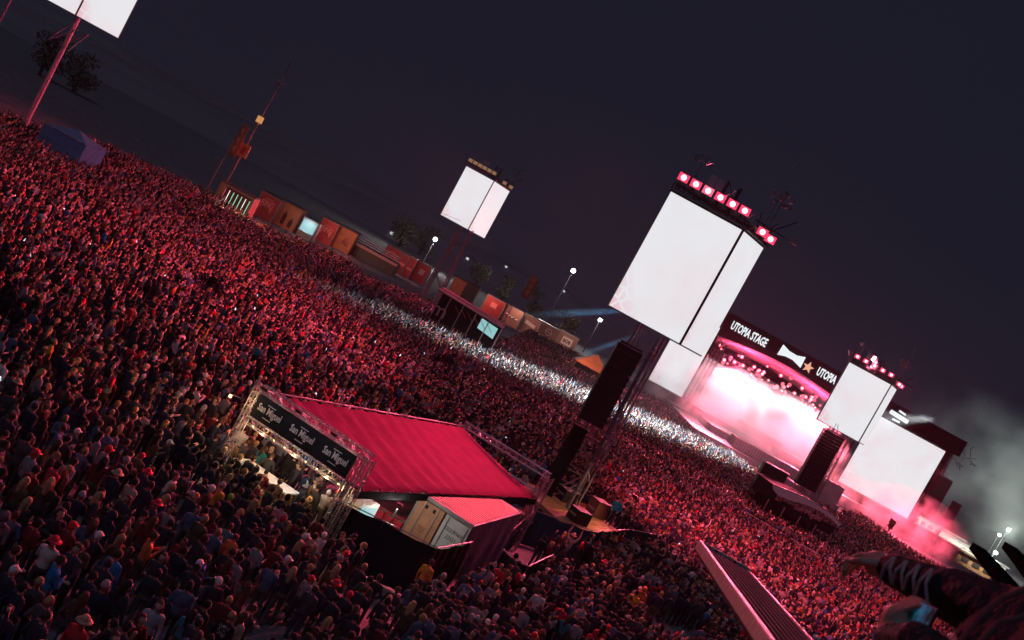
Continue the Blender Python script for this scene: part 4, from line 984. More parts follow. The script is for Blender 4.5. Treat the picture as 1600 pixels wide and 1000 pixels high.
def person(x, y, z, yaw, scale, pose, top, head, label, skin=None, legs=None, group='people standing nearest in the crowd'):
    o = bpy.data.objects.new('person', body_mesh(pose)); COL.objects.link(o)
    o.location = (x,y,z); o.rotation_euler = (0,0,yaw); o.scale = (scale,)*3
    tm = cmat('top', top[1]); ms = [cmat('skin', skin or random.choice(SKINS), .6), tm, cmat('legs', legs or random.choice(LEGS)), cmat('shoe',(.03,.03,.03)), tm, print_mat() if 'print' in top[0] else tm, INK]
    for i, m in enumerate(ms): o.material_slots[i].link = 'OBJECT'; o.material_slots[i].material = m
    tag(o, label, 'person', group)
    st = head[1]; h = bpy.data.objects.new({'short':'hair','long':'hair','bun':'hair','hood':'hood'}.get(st, st+'_hat' if st == 'bucket' else st), hair_mesh(st)); COL.objects.link(h); h.parent = o
    h.material_slots[0].link = 'OBJECT'; h.material_slots[0].material = tm if st == 'hood' else cmat('head', head[2])
    return o
def T_(n):
    for t in TOPS:
        if t[0] == n: return t
def H_(n):
    for t in HEADS:
        if t[0] == n: return t
STAGE_AT = Vector((48,165))
def yaw_to(x, y, tx, ty): return math.atan2(-(tx-x), ty-y)
CY = ('bright blue shirt',(.015,.20,.42),1)
HAND = [ # head pixel, top, head, pose, facing (None = stage, 'c' = camera, number = degrees off stage), label
 (96,874,CY,'short brown hair','arms crossed',-30,'man in bright blue shirt leaning forward, leftmost of the three blue shirts'),
 (186,865,CY,'short brown hair','arms down',0,'person in bright blue shirt seen from behind, middle of three blue shirts'),
 (324,871,('deep blue shirt',(.015,.10,.36),1),'short brown hair','holding a drink',-50,'slim person in deep blue shirt with pale trousers, rightmost blue shirt'),
 (250,944,('pale denim jacket',(.33,.34,.36),1),'long brown hair','holding a drink','c','woman in pale open jacket with long brown hair facing the camera'),
 (133,968,T_('red hoodie'),'tan bucket hat','arms down',0,'person in red hoodie and tan hat near bottom left corner'),
 (10,805,('plum grey coat',(.14,.11,.13),1),'hood up','hands in pockets',10,'tall person in plum grey hooded coat at the left edge'),
 (92,692,('shaggy tan coat',(.36,.20,.10),1),'long brown hair','arms down',0,'person in shaggy tan fur coat, upper left of the blue shirts'),
 (348,758,T_('yellow raincoat'),'grey beanie','arms down',0,'person in yellow top and grey beanie left of the bar counter'),
 (361,776,T_('black jacket'),('lime green cap','cap',(.25,.5,.06),1),'arms down',20,'person wearing a lime green cap beside the yellow top'),
 (444,790,('pink hoodie',(.7,.25,.3),1),'short dark hair','hands in pockets',30,'person in pink hoodie with pale backpack below the bar front'),
 (114,820,T_('maroon hoodie'),'red cap','arms crossed',0,'person in maroon hoodie and bright red cap, left of centre low'),
 (363,961,T_('black shirt with white back print'),'short blond hair','arms down',0,'blond person in black shirt with white print at the bottom'),
 (325,944,T_('black shirt with white back print'),'short dark hair','hands in pockets',-15,'dark haired person with white printed back left of the blond one'),
 (241,836,T_('orange hoodie'),'short brown hair','looking at a phone',-40,'person in orange hoodie looking down at a phone above the blue shirts'),
 (198,719,T_('black jacket'),'grey beanie','arms down',0,'person in black with pale grey beanie, right of the fur coat'),
 (438,752,('big brown jacket',(.17,.09,.05),1),'short brown hair','holding a drink',20,'broad person in big brown jacket just below the bar counter'),
 (78,938,('dark grey poncho',(.09,.08,.085),1),'short blond hair','hands in pockets',0,'person in wide dark grey poncho at lower left'),
 (675,878,('amber rain jacket',(.62,.24,.03),1),'short brown hair','arms down',-10,'person in amber rain jacket leaning at the black fence corner'),
 (526,910,T_('black hoodie'),'red bucket hat','arms down',-20,'person in bright red bucket hat below the fence group'),
 (547,928,T_('black jacket'),'red cap','arms crossed',0,'person with vivid red cap right of the red bucket hat'),
 (479,838,T_('maroon hoodie'),'white cap','looking at a phone',-30,'person in white cap and maroon top by the tent leg foot'),
 (536,836,T_('black jacket'),'short brown hair','holding a drink',-120,'man in black, leftmost of group beside the black fence'),
 (554,838,T_('black hoodie'),'black cap','holding a drink',160,'person in black cap in the middle of the fence group'),
 (569,852,T_('navy jacket'),'short blond hair','holding a drink',100,'blond person in navy and jeans, right of the fence group'),
 (519,847,T_('black jacket'),'long dark hair','looking at a phone',-60,'long haired person in black, front of the fence group'),
 (493,920,T_('dark grey hoodie'),'short brown hair','arms down',0,'person in dark grey hoodie left of the red bucket hat'),
 (600,963,T_('black jacket'),'short brown hair','arms down',0,'short haired person in black at bottom, right of the red cap'),
 (622,921,T_('black hoodie'),'short brown hair','hands in pockets',0,'person in black hoodie left of the amber jacket'),
 (897,836,('pale pink shirt',(.72,.42,.38),1),'tan bucket hat','both arms raised',0,'person in pale pink shirt and tan hat beside the tower fence'),
 (945,877,T_('maroon hoodie'),'red bucket hat','one arm raised',0,'person in red bucket hat right of the pale pink shirt'),
 (775,964,T_('brown jacket'),'white cap','arms crossed',0,'person in white cap and brown jacket at bottom centre'),
 (776,915,T_('grey hoodie'),'short blond hair','arms down',0,'fair haired person in grey hoodie below the container tarpaulin'),
 (848,925,T_('white shirt'),'short dark hair','arms down',20,'dark haired person in white jacket, bottom centre right'),
 (818,922,T_('teal jacket'),'white cap','hands in pockets',0,'person in teal jacket and white cap left of the white jacket'),
 (877,895,T_('blue shirt'),'short brown hair','arms down',0,'person with small blue top above the white jacket'),
 (996,925,T_('yellow raincoat'),'short dark hair','arms down',0,'person in yellow raincoat left of the dark gap by the plank'),
 (1008,920,T_('orange hoodie'),'hood up','arms down',0,'hooded person in orange beside the yellow raincoat'),
 (853,722,T_('teal jacket'),'black cap','arms down',10,'person with teal backpack by the right truss of the bar tent'),
]
for (x_,y_,rest) in ((0,0,0),): pass
placed = []
for hp in HAND:
    px, py, top, head, pose, face, lb = hp
    sc_p = random.uniform(.97,1.04); q = P(px, py, 1.66*sc_p)
    if any((q.xy-Vector(p)).length < .36 for p in placed): q.x += .3
    head = H_(head) if isinstance(head, str) else head
    yw = yaw_to(q.x,q.y,0,0) if face == 'c' else yaw_to(q.x,q.y,*STAGE_AT)+math.radians(face or 0)
    person(q.x, q.y, 0, yw, sc_p, pose, top, head, lb, legs=(.3,.26,.22) if 'pale trousers' in lb else None); placed.append(tuple(q.xy))
# security steward on the tower deck
q = Vector((10.4,56.6,.985)); person(q.x,q.y,q.z,yaw_to(q.x,q.y,0,0),1.0,'hands in pockets',('cyan steward vest',(.02,.35,.5),1),H_('short dark hair'),'steward in cyan vest standing on the orange tower deck')
# ------------------------------------------------------------------ where the crowd stands
CROWD_PX = [(-400,10),(0,168),(160,220),(330,296),(395,338),(430,354),(560,408),(620,428),(690,474),(790,528),(830,512),(900,548),(960,574),(1010,602),(1095,670),(1165,722),(1190,728),(1240,768),(1290,785),(1345,800),(1400,838),(1440,866),(1560,928),(1750,1020),(1900,1500),(-400,1500)]
GAPS = [(592,424,46,11,24),(1062,953,52,24,10),(428,968,46,26,-30),(235,448,20,14,0),(205,520,26,15,20),(640,445,40,10,24),(180,610,22,16,0),(20,480,20,30,0),(890,985,40,14,0),(330,440,25,12,20),(700,560,22,9,25)]
def cand(y0, y1, cell):
    xs = np.arange(-75, 100, cell); ys = np.arange(y0, y1, cell); X, Y = np.meshgrid(xs, ys)
    X = X+(np.arange(len(ys)) % 2)[:,None]*cell*.5; X = X.ravel()+rng.uniform(-.36,.36,X.size)*cell; Y = Y.ravel()+rng.uniform(-.36,.36,Y.size)*cell
    return X, Y
Xs, Ys = [], []
for y0, y1, c in ((14,30,.72),(30,45,.66),(45,80,.64),(80,195,.70)):
    a, b = cand(y0, y1, c); Xs.append(a); Ys.append(b)
X = np.concatenate(Xs); Y = np.concatenate(Ys)
hx, hy = projn(np.stack([X,Y,np.full_like(X,1.68)],1))
ok = inpoly(hx, hy, CROWD_PX) & (hx > -110) & (hx < 1710) & (hy < 1110) & (hy > -20)
ok &= ~((X > 33) & (X < 61) & (Y > 149)); ok &= ~((X >= 61) & (Y > 172)); ok &= Y < 190
for pg in EXCL: ok &= ~inpoly(X, Y, [tuple(p)[:2] for p in pg])
for (gx,gy,ra,rb,an) in GAPS:
    a = math.radians(an); dx, dy = hx-gx, hy-gy; u = dx*math.cos(a)+dy*math.sin(a); v = -dx*math.sin(a)+dy*math.cos(a); ok &= (u/ra)**2+(v/rb)**2 > 1
for pg in ([(556,802),(690,856),(745,834),(800,862),(760,884),(705,902),(640,906),(585,890),(545,835)],[(742,830),(852,838),(850,866),(760,874)],[(840,850),(880,868),(930,872),(940,850)]): ok &= ~inpoly(hx, hy, pg)
nz = np.sin(X*.55+1.3*np.sin(Y*.4))*np.sin(Y*.6+1.7*np.sin(X*.33))
ok &= ~((Y < 30) & (nz < -.72)); ok &= ~((nz < -.85) & (rng.random(len(X)) < .7))
for p in placed: ok &= (X-p[0])**2+(Y-p[1])**2 > .5**2
X, Y, hx, hy = X[ok], Y[ok], hx[ok], hy[ok]
# ------------------------------------------------------------------ the nearest people, one object each
vis = (hx > 4) & (hx < 1596) & (hy > 0) & (hy < 1004) & ~inpoly(hx, hy, [(1090,860),(1180,860),(1310,1010),(1180,1010)]) & ~inpoly(hx, hy, [(1320,830),(1600,830),(1600,1010),(1380,1010)])
idx = np.where(vis)[0]; idx = idx[np.argsort(np.hypot(X[idx],Y[idx]))][:300-len(HAND)-1]
MARK = [('the three blue shirts',(205,872)),('the bottom left corner',(5,995)),('the left edge',(0,800)),('the foot of the tent leg',(500,825)),('the bar counter',(395,712)),('the black cloth fence',(600,858)),('the amber jacket',(668,890)),
        ('the container tarpaulin',(790,850)),('the low black fence',(840,862)),('the ribbed plank',(1090,900)),('the woman facing the camera',(250,948)),('the pair of red hats',(537,918)),('the yellow top',(348,760)),('the fur coat',(92,700)),
        ('the yellow raincoat',(998,928)),('the white jacket',(848,932)),('the blond printed shirt',(360,970)),('the pink hoodie',(444,800)),('the plum grey coat',(12,815)),('the white cap at bottom centre',(775,968)),('the poncho',(78,945)),('the pink shirt by the tower fence',(890,842)),('the bottom edge',(690,1000))]
used = set()
def where_word(dx, dy):
    d = math.hypot(dx, dy); near = 'just ' if d < 32 else ('' if d < 75 else 'well ')
    return near+(('right of','left of')[dx < 0] if abs(dx) > abs(dy) else ('below','above')[dy < 0])
for i in idx:
    x, y = X[i], Y[i]; ms = sorted(MARK, key=lambda m: math.hypot(hx[i]-m[1][0], hy[i]-m[1][1]))
    nm, (mx_, my_) = ms[0]; ww = where_word(hx[i]-mx_, hy[i]-my_)
    for tries in range(200):
        top, head, pose = pick(TOPS), pick(HEADS), pick(PW)[0]
        lb = 'person in %s, %s, %s, %s %s' % (top[0], head[0], pose, ww, nm)
        if (top[0],head[0],ww,nm) not in used and len(lb.split()) <= 16: break
    used.add((top[0],head[0],ww,nm))
    yw = yaw_to(x,y,*STAGE_AT)+(random.gauss(0,.35) if random.random() < .68 else random.uniform(-math.pi,math.pi))
    person(x, y, 0, yw, random.uniform(.9,1.06), pose, top, head, lb)
rest = np.ones(len(X), bool); rest[idx] = False
X, Y = X[rest], Y[rest]
# ------------------------------------------------------------------ all the others: one crowd
VAR = []
for ps, st, wt in (('arms down','short',6),('arms down','cap',3),('holding a drink','short',4),('holding a drink','long',3),('hands in pockets','beanie',2),('one arm raised','short',.5),('one arm raised','long',.3),('both arms raised','short',.25),('clapping overhead','cap',.4),('arms crossed','bucket',1),('arms down','long',4),('looking at a phone','short',2)): VAR.append((ps,st,wt))
for q in (0,): pass
LOD = [[decimated(*joined(ps,st), n) for ps,st,_ in VAR] for n in (300,150,72)]
dist = np.hypot(X, Y); lod = np.where(dist < 48, 0, np.where(dist < 80, 1, 2))
BAND = [(-24,84),(-16,92),(4,116),(27,141),(41,149),(37,150),(20,141),(-4,120),(-24,98)]
hxr, hyr = projn(np.stack([X,Y,np.full_like(X,1.68)],1))
BANDPX = [(455,392),(560,432),(650,478),(760,530),(850,560),(930,588),(1000,615),(1090,665),(1172,722),(1150,722),(1060,690),(960,650),(880,625),(760,590),(640,530),(540,480),(470,430)]
band = inpoly(hxr, hyr, BANDPX)
wts = np.array([v[2] for v in VAR], float); wb = np.array([.3,.2,.3,.2,.2,3,2,6,4,.1,.2,.2])
vi = np.where(band, rng.choice(len(VAR), len(X), p=wb/wb.sum()), rng.choice(len(VAR), len(X), p=wts/wts.sum()))
far = (dist > 75) & ~band; vi = np.where(far & (rng.random(len(X)) < .22), rng.choice([5,6,7,8], len(X)), vi)
yaw = np.arctan2(-(STAGE_AT.x-X), STAGE_AT.y-Y)+np.where(rng.random(len(X)) < .8, rng.normal(0,.3,len(X)), rng.uniform(-3.14,3.14,len(X)))
scl = rng.uniform(.89,1.06,len(X))
def palette(lst, n, ci): 
    w_ = np.array([a[-1] for a in lst], float); return np.array([a[ci] for a in lst])[rng.choice(len(lst), n, p=w_/w_.sum())]
N = len(X); pal = np.zeros((N,8,3)); pal[:,0] = np.array(SKINS)[rng.integers(0,4,N)]; pal[:,1] = palette(TOPS,N,1); pal[:,2] = np.array(LEGS)[rng.integers(0,4,N)]; pal[:,3] = .03; pal[:,4] = palette(HEADS,N,2); pal[:,5] = pal[:,1]; pal[:,6] = .02
pr = rng.random(N) < .08; pal[pr,5] = .35
AV, AT, AC = [], [], []; off = 0
for l in range(3):
    for k in range(len(VAR)):
        s = np.where((lod == l) & (vi == k))[0]
        if not len(s): continue
        v, t, r = LOD[l][k]; c, sn = np.cos(yaw[s]), np.sin(yaw[s])
        vx = (v[None,:,0]*c[:,None]-v[None,:,1]*sn[:,None])*scl[s,None]+X[s,None]; vy = (v[None,:,0]*sn[:,None]+v[None,:,1]*c[:,None])*scl[s,None]+Y[s,None]; vz = np.repeat((v[:,2])[None],len(s),0)*scl[s,None]
        AV.append(np.stack([vx,vy,vz],2).reshape(-1,3)); AT.append((t[None]+(np.arange(len(s))*len(v))[:,None,None]+off).reshape(-1,3)); off += len(s)*len(v)
        AC.append(pal[s][:,r,:].reshape(-1,3))
AV = np.concatenate(AV); AT = np.concatenate(AT).astype(np.int32); AC = np.concatenate(AC)
me = bpy.data.meshes.new('crowd'); me.vertices.add(len(AV)); me.vertices.foreach_set('co', AV.ravel().astype(np.float32)); me.loops.add(len(AT)*3); me.loops.foreach_set('vertex_index', AT.ravel())
me.polygons.add(len(AT)); me.polygons.foreach_set('loop_start', np.arange(0,len(AT)*3,3,dtype=np.int32))
me.polygons.foreach_set('use_smooth', np.ones(len(AT),bool)); at = me.attributes.new('cloth_colour','FLOAT_COLOR','FACE'); at.data.foreach_set('color', np.concatenate([AC,np.ones((len(AC),1))],1).ravel().astype(np.float32)); me.update()
cm = bpy.data.materials.new('crowd_clothes'); cm.use_nodes = True; an = cm.node_tree.nodes.new('ShaderNodeAttribute'); an.attribute_name = 'cloth_colour'
cm.node_tree.links.new(an.outputs['Color'], cm.node_tree.nodes['Principled BSDF'].inputs['Base Color']); cm.node_tree.nodes['Principled BSDF'].inputs['Roughness'].default_value = .9; cm.node_tree.nodes['Principled BSDF'].inputs['Specular IOR Level'].default_value = .2; me.materials.append(cm)
co_ = bpy.data.objects.new('crowd', me); COL.objects.link(co_); tag(co_, 'dense festival crowd filling the field under red light', 'crowd', kind='stuff')
print('CROWD', N, 'tris', len(AT))

# lit phone screens held by people in the crowd
pv_ = []; pf_ = []; sel = np.where((vi == 11) & (dist < 95))[0]; sel = sel[rng.random(len(sel)) < .16]
phm = MB()
for i in sel:
    c, sn = math.cos(yaw[i]), math.sin(yaw[i]); R3 = (Vector((c,sn,0)), Vector((-sn,c,0)), Z)
    p = Vector((X[i],Y[i],0))+(R3[1]*.40+Z*1.42)*scl[i]; tl = (R3[1]*.45-Z*.89).normalized()
    phm.box(p, (.04,.004,.08), (R3[0], R3[0].cross(tl).normalized(), tl))
tag(phm.build('phone_screens', mat('crowd_phone', emit=(.75,.88,1), es=1.4)), 'tiny lit phone screens scattered through the crowd', 'phones', kind='stuff')
# ================================================================== viewing platform, plank and onlooker close to the camera
pf = thing('viewing_platform', (2,2.6,0), 'dark steel platform at the lower right, mostly out of view', 'platform')
for k in range(6): MB().box((.95+k*.42,2.9,10.37), (.2,1.7,.03)).build('floor_board', PLY, pf)
MB().box((2.0,2.9,10.27), (1.3,1.65,.06)).build('floor_frame', DSTEEL, pf)
for x in (.9,3.1):
    for y in (1.4,4.4): MB().bar((x,y,0),(x,y,10.2), .09, 8).build('leg', DSTEEL, pf)
# ribbed plank
a = PD(1132,869,6.6); b = PD(1240,1000,4.0); d = (b-a).normalized(); b = a+d*3.6
side = d.cross(Z).normalized()
if side.x < 0: side = -side
nrm = side.cross(d); nrm = nrm if nrm.z > 0 else -nrm
pk = thing('ribbed_plank', tuple(b), 'grey ribbed metal plank with pink lit edge at the bottom right', 'plank')
PKM = mat('plank_metal', (.42,.36,.37), .45, .35, var=.12, scale=18, bump=.15); PKD = mat('plank_rubber', (.10,.105,.11), 1.0, var=.25, scale=40, bump=.3, spec=.1)
mid = a.lerp(b,.5); L = (b-a).length; ax = (d, side, nrm)
MB().box(mid-nrm*.05, (L/2,.165,.03), ax).build('tray', PKD, pk)
o = MB().box(mid-side*.18-nrm*.02, (L/2,.014,.035), ax).build('rim', PKM, pk); bv = o.modifiers.new('b','BEVEL'); bv.width = .008; bv.segments = 2
o = MB().box(mid+side*.18-nrm*.03, (L/2,.012,.03), ax).build('rim', PKM, pk)
o = MB().box(a-d*.015-nrm*.02, (.014,.194,.035), ax).build('end_plate', PKM, pk); bv = o.modifiers.new('b','BEVEL'); bv.width = .006
for k in range(9): MB().box(mid+d*.02+side*(-.144+.036*k)-nrm*.012, (L/2-.05,.009,.012), ax).build('rib', PKD, pk)
for k in (-1,1): MB().bar(a+d*.06+side*.07*k-nrm*.02, a+d*.06+side*.07*k+nrm*.012, .012, 8).build('bolt', BLACK, pk)
for s_ in (-.1,.1): MB().bar(b+side*s_-d*.15-nrm*.08, Vector((b.x+s_*.9,b.y+.1,10.4)), .03, 6).build('leg', DSTEEL, pk)
# dark rail beams behind the onlooker
for k,(p0,p1,z0,z1,lb) in enumerate((((1527,858),(1600,945),5.2,3.2,'dark beam end sticking out above the onlooker arm'),((1577,856),(1640,930),5.6,3.2,'second dark beam end at the right edge of the picture'))):
    a, b = PD(*p0,z0), PD(*p1,z1); t = thing('rail_beam', tuple(b), lb, 'beam', 'dark rail beams'); dd = (b-a).normalized()
    MB().box(a.lerp(b,.5), ((b-a).length/2,.035,.02), (dd, dd.cross(Z).normalized(), dd.cross(Z).normalized().cross(dd))).build('bar', mat('matt_black',(.008,.008,.01),1.0,spec=0), t)
    MB().bar(b, (b.x,b.y,10.4), .03, 6).build('post', DSTEEL, t)
# the onlooker: pointing arm, other hand with phone
on = Body(); JK = 1
sc_ = PD(1668,1010,2.25)      # middle of the shoulders
sh1 = PD(1578,972,2.28); el1 = PD(1487,929,2.45); wr1 = PD(1398,892,2.62)
sh2 = PD(1640,1075,2.0); el2 = PD(1530,1085,2.05); wr2 = PD(1432,1003,2.2)
x0, y0 = sc_.x, sc_.y; zf = 10.4
on.ell((x0,y0,sc_.z-.17),(.23,.19,.30),1); on.ell((x0,y0,sc_.z-.45),(.21,.17,.26),1); on.ell((x0,y0,zf+.92),(.19,.15,.16),2)
on.cap(sc_+Vector((0,0,.0)), sh1.lerp(sc_,.35), .12,.10,1); on.cap(sc_, sh2.lerp(sc_,.3), .12,.1,1); on.cap((x0,y0,sc_.z+.05),(x0-.01,y0+.02,sc_.z+.2),.062,.058,0)
for s in (-1,1):
    on.cap((x0+.1*s,y0,zf+.9),(x0+.11*s,y0+.02,zf+.5),.1,.07,2); on.cap((x0+.11*s,y0+.02,zf+.5),(x0+.12*s,y0,zf+.1),.07,.055,2); on.cap((x0+.12*s,y0-.02,zf+.05),(x0+.1*s,y0+.16,zf+.045),.05,.042,3)
on.cap(sh1.lerp(sc_,.35),el1,.088,.068,1); on.cap(el1,wr1,.062,.045,1)
on.cap(sh2.lerp(sc_,.3),el2,.085,.066,1); on.cap(el2,wr2,.064,.047,1)
def hand(on, w, fwd, side_, down, spread, curl, sgn=1):
    palm = w+fwd*.055; on.cap(w-fwd*.01, palm, .030,.036,0); on.cap(w+fwd*.02+side_*.02, palm+side_*.024+fwd*.02,.02,.018,0); on.cap(w+fwd*.02-side_*.02, palm-side_*.024+fwd*.015,.02,.018,0)
    for q in range(4):
        o_ = (q-1.5); base = palm+fwd*.03+side_*o_*.0245; ln = (.042,.048,.046,.037)[q]; c = curl[q]
        d1 = (fwd*math.cos(c)+down*math.sin(c)+side_*o_*spread).normalized(); d2 = (fwd*math.cos(c*2)+down*math.sin(c*2)).normalized(); d3 = (fwd*math.cos(c*2.8)+down*math.sin(c*2.8)).normalized()
        p1 = base+d1*ln; p2 = p1+d2*ln*.72; p3 = p2+d3*ln*.5
        on.cap(base,p1,.0092,.0086,0); on.cap(p1,p2,.0086,.008,0); on.cap(p2,p3,.008,.0072,0)
    tb = w+fwd*.02+side_*.03*sgn; on.cap(tb, tb+side_*.034*sgn+fwd*.026+down*.012,.013,.0115,0); on.cap(tb+side_*.034*sgn+fwd*.026+down*.012, tb+side_*.038*sgn+fwd*.056+down*.024,.0115,.0095,0)
f1_ = (wr1-el1).normalized(); dn = (-Z+f1_*f1_.z).normalized(); sd = f1_.cross(dn).normalized()
hand(on, wr1+f1_*.01, f1_, sd, dn, .20, (.12,.42,.62,.80), 1)
# phone and the hand closed on it
pc = PD(1440,966,2.3); pr_ = (PD(1468,982,2.16)-PD(1412,950,2.44)).normalized(); pu = (Z-pr_*pr_.z).normalized(); pn = pr_.cross(pu).normalized()
wr2b = pc-pr_*.085-pu*.085+pn*.02
on.prim = [p for p in on.prim]; on.cap(wr2, wr2b, .045,.034,1)
hf = (pu*.9-pr_*.1).normalized(); hand(on, wr2b, hf, pr_*1.0, (pr_*.75-pn*.5).normalized(), .05, (.75,.8,.82,.85), -1)
V, F = remesh(on.v, on.f, .0062, 2); cen = np.array([V[list(q)].mean(0) for q in F]); ro = on.roles(cen)
me = bpy.data.meshes.new('onlooker_body'); me.from_pydata(V.tolist(), [], F)
for m in (mat('onlooker_skin',(.50,.30,.22),.55,var=.08,scale=30), mat('onlooker_jacket',(.014,.015,.018),.7,var=.3,scale=25,bump=.5), mat('onlooker_jeans',(.02,.025,.04),.8), BLACK): me.materials.append(m)
me.polygons.foreach_set('material_index', ro.astype(np.int32)); me.polygons.foreach_set('use_smooth', [True]*len(F)); me.update()
oo = bpy.data.objects.new('person', me); COL.objects.link(oo); tag(oo, 'onlooker in black laced jacket pointing and holding a phone, bottom right', 'person')
hd = MB()
for v, f, r in make_head(0):
    b = len(hd.v); V2 = v-np.array((0,.018,1.625)); hd.v += [tuple(p) for p in (V2+np.array((x0,y0+.02,sc_.z+.31)))]; hd.f += [tuple(i+b for i in q) for q in f]; hd.m += [1 if r == 6 else 0]*len(f)
hd.build('head', [MATS['onlooker_skin'], INK], oo, smooth=True)
hv, hf_ = HAIRS['short']; hm = MB(); hm.v = [tuple(p) for p in hv-np.array((0,.018,1.625))+np.array((x0,y0+.02,sc_.z+.31))]; hm.f = hf_; hm.m = [0]*len(hf_); hm.build('hair', cmat('head',(.03,.02,.015)), oo, smooth=True)
lc = MB(); ref = (CPOS-el1).normalized(); prp = f1_.cross(ref).normalized(); fr = prp.cross(f1_).normalized(); fr = fr if fr.dot(ref) > 0 else -fr; last = None
for k in range(9):
    t = .03+k*.115; c = wr1.lerp(el1, t) if t <= 1 else el1; r_ = .049+(.066-.049)*min(1,t)
    ang = (.62 if k % 2 else -.62); p = c+(fr*math.cos(ang)+prp*math.sin(ang))*(r_+.006)
    if last is not None:
        mm = (p+last)/2; cm_ = (c+lc_)/2; mm = cm_+(mm-cm_).normalized()*(r_+.007); lc.bar(last, mm, .0042, 6); lc.bar(mm, p, .0042, 6)
    last = p; lc_ = c
lc.build('sleeve_lacing', mat('pale_lace',(.35,.36,.38),.7), oo)
sp = MB(); cols = mat('strap_red_brown',(.16,.05,.05),.7)
for pts in (((1606,918,1.93),(1565,935,1.9),(1530,962,1.88),(1500,1004,1.86)),((1606,962,1.86),(1560,972,1.84),(1528,1006,1.82))):
    sp.path([PD(*p) for p in pts], .006, 6)
sp.build('bag_strap', cols, oo)
ph = thing('phone', tuple(pc), 'smartphone with dim blue screen in the onlooker hand', 'phone')
o = MB().box(pc, (.077,.037,.0042), (pr_,pu,pn)).build('case', BLACK, ph); bv = o.modifiers.new('b','BEVEL'); bv.width = .003; bv.segments = 2
sgn_ = 1 if pn.dot(CPOS-pc) > 0 else -1
pm = mat('phone_screen', emit=(.01,.07,.11), es=.5); _n = pm.node_tree; _t = _n.nodes.new('ShaderNodeTexCoord'); _w = _n.nodes.new('ShaderNodeTexNoise'); _w.inputs['Scale'].default_value = 22; _r = _n.nodes.new('ShaderNodeValToRGB'); _n.nodes['Principled BSDF'].inputs['Specular IOR Level'].default_value = .1; _n.nodes['Principled BSDF'].inputs['Base Color'].default_value = (.005,.006,.008,1)
_r.color_ramp.elements[0].position = .42; _r.color_ramp.elements[0].color = (.002,.012,.02,1); _r.color_ramp.elements[1].position = .72; _r.color_ramp.elements[1].color = (.03,.22,.42,1)
_n.links.new(_t.outputs['Object'], _w.inputs['Vector']); _n.links.new(_w.outputs['Fac'], _r.inputs['Fac']); _n.links.new(_r.outputs['Color'], _n.nodes['Principled BSDF'].inputs['Emission Color'])
pm; MB().box(pc+pn*sgn_*.0046, (.072,.033,.0006), (pr_,pu,pn)).build('screen', pm, ph)
# ================================================================== show lights (from tower and stage fixtures, plus added fills)
RED = (1.0, .085, .17); PINK = (1.0, .30, .38)
K = 1.7; HAZE = .000045
lamp('tower_red_beam', (4.6,54.4,20.2), (-10,40,1), 24000*K, RED, cone=66, blend=.8, radius=.4)
lamp('tower_red_beam', (8.0,54.4,20.2), (6,32,1), 26000*K, RED, cone=70, blend=.8, radius=.4)
lamp('tower_red_beam', (3.7,54.8,20.2), (-30,70,1), 33000*K, RED, cone=80, blend=.8, radius=.4)
lamp('tower_red_beam', (11.6,57.4,20.2), (26,66,1), 30000*K, RED, cone=85, blend=.8, radius=.4)
lamp('tower_red_beam', (40,110.2,20.3), (24,80,1), 70000*K, RED, cone=85, blend=.8, radius=.4)
lamp('tower_red_beam', (-11.5,135,20.4), (-25,110,1), 42000*K, RED, cone=95, blend=.8, radius=.4)
lamp('stage_red_beam', (45,YS-1,16.5), (5,110,1), 340000*K, RED, cone=50, blend=.8, radius=.8)
lamp('stage_red_beam', (62,YS-1,16.5), (50,120,1), 260000*K, RED, cone=60, blend=.8, radius=.8)
lamp('stage_red_beam', (X3+1,YS-2,15), (75,166,1), 40000*K, RED, cone=100, blend=.8, radius=.5)
lamp('stage_red_beam', (40,YS+4,15), (44,170,2), 60000*K, PINK, cone=100, blend=.8, radius=.5)
lamp('stage_red_beam', (58,YS+4,15), (56,175,2), 60000*K, PINK, cone=100, blend=.8, radius=.5)
lamp('stage_white_beam', (79,YS-5.5,22.5), (13,117.5,1.5), 6000000*K, (.93,.98,1), cone=8.2, blend=.9, radius=.5)
lamp('stage_white_beam', (78,YS-5.5,22.5), (27,132,1.5), 3800000*K, (.84,.95,1), cone=13.0, blend=.9, radius=.5)
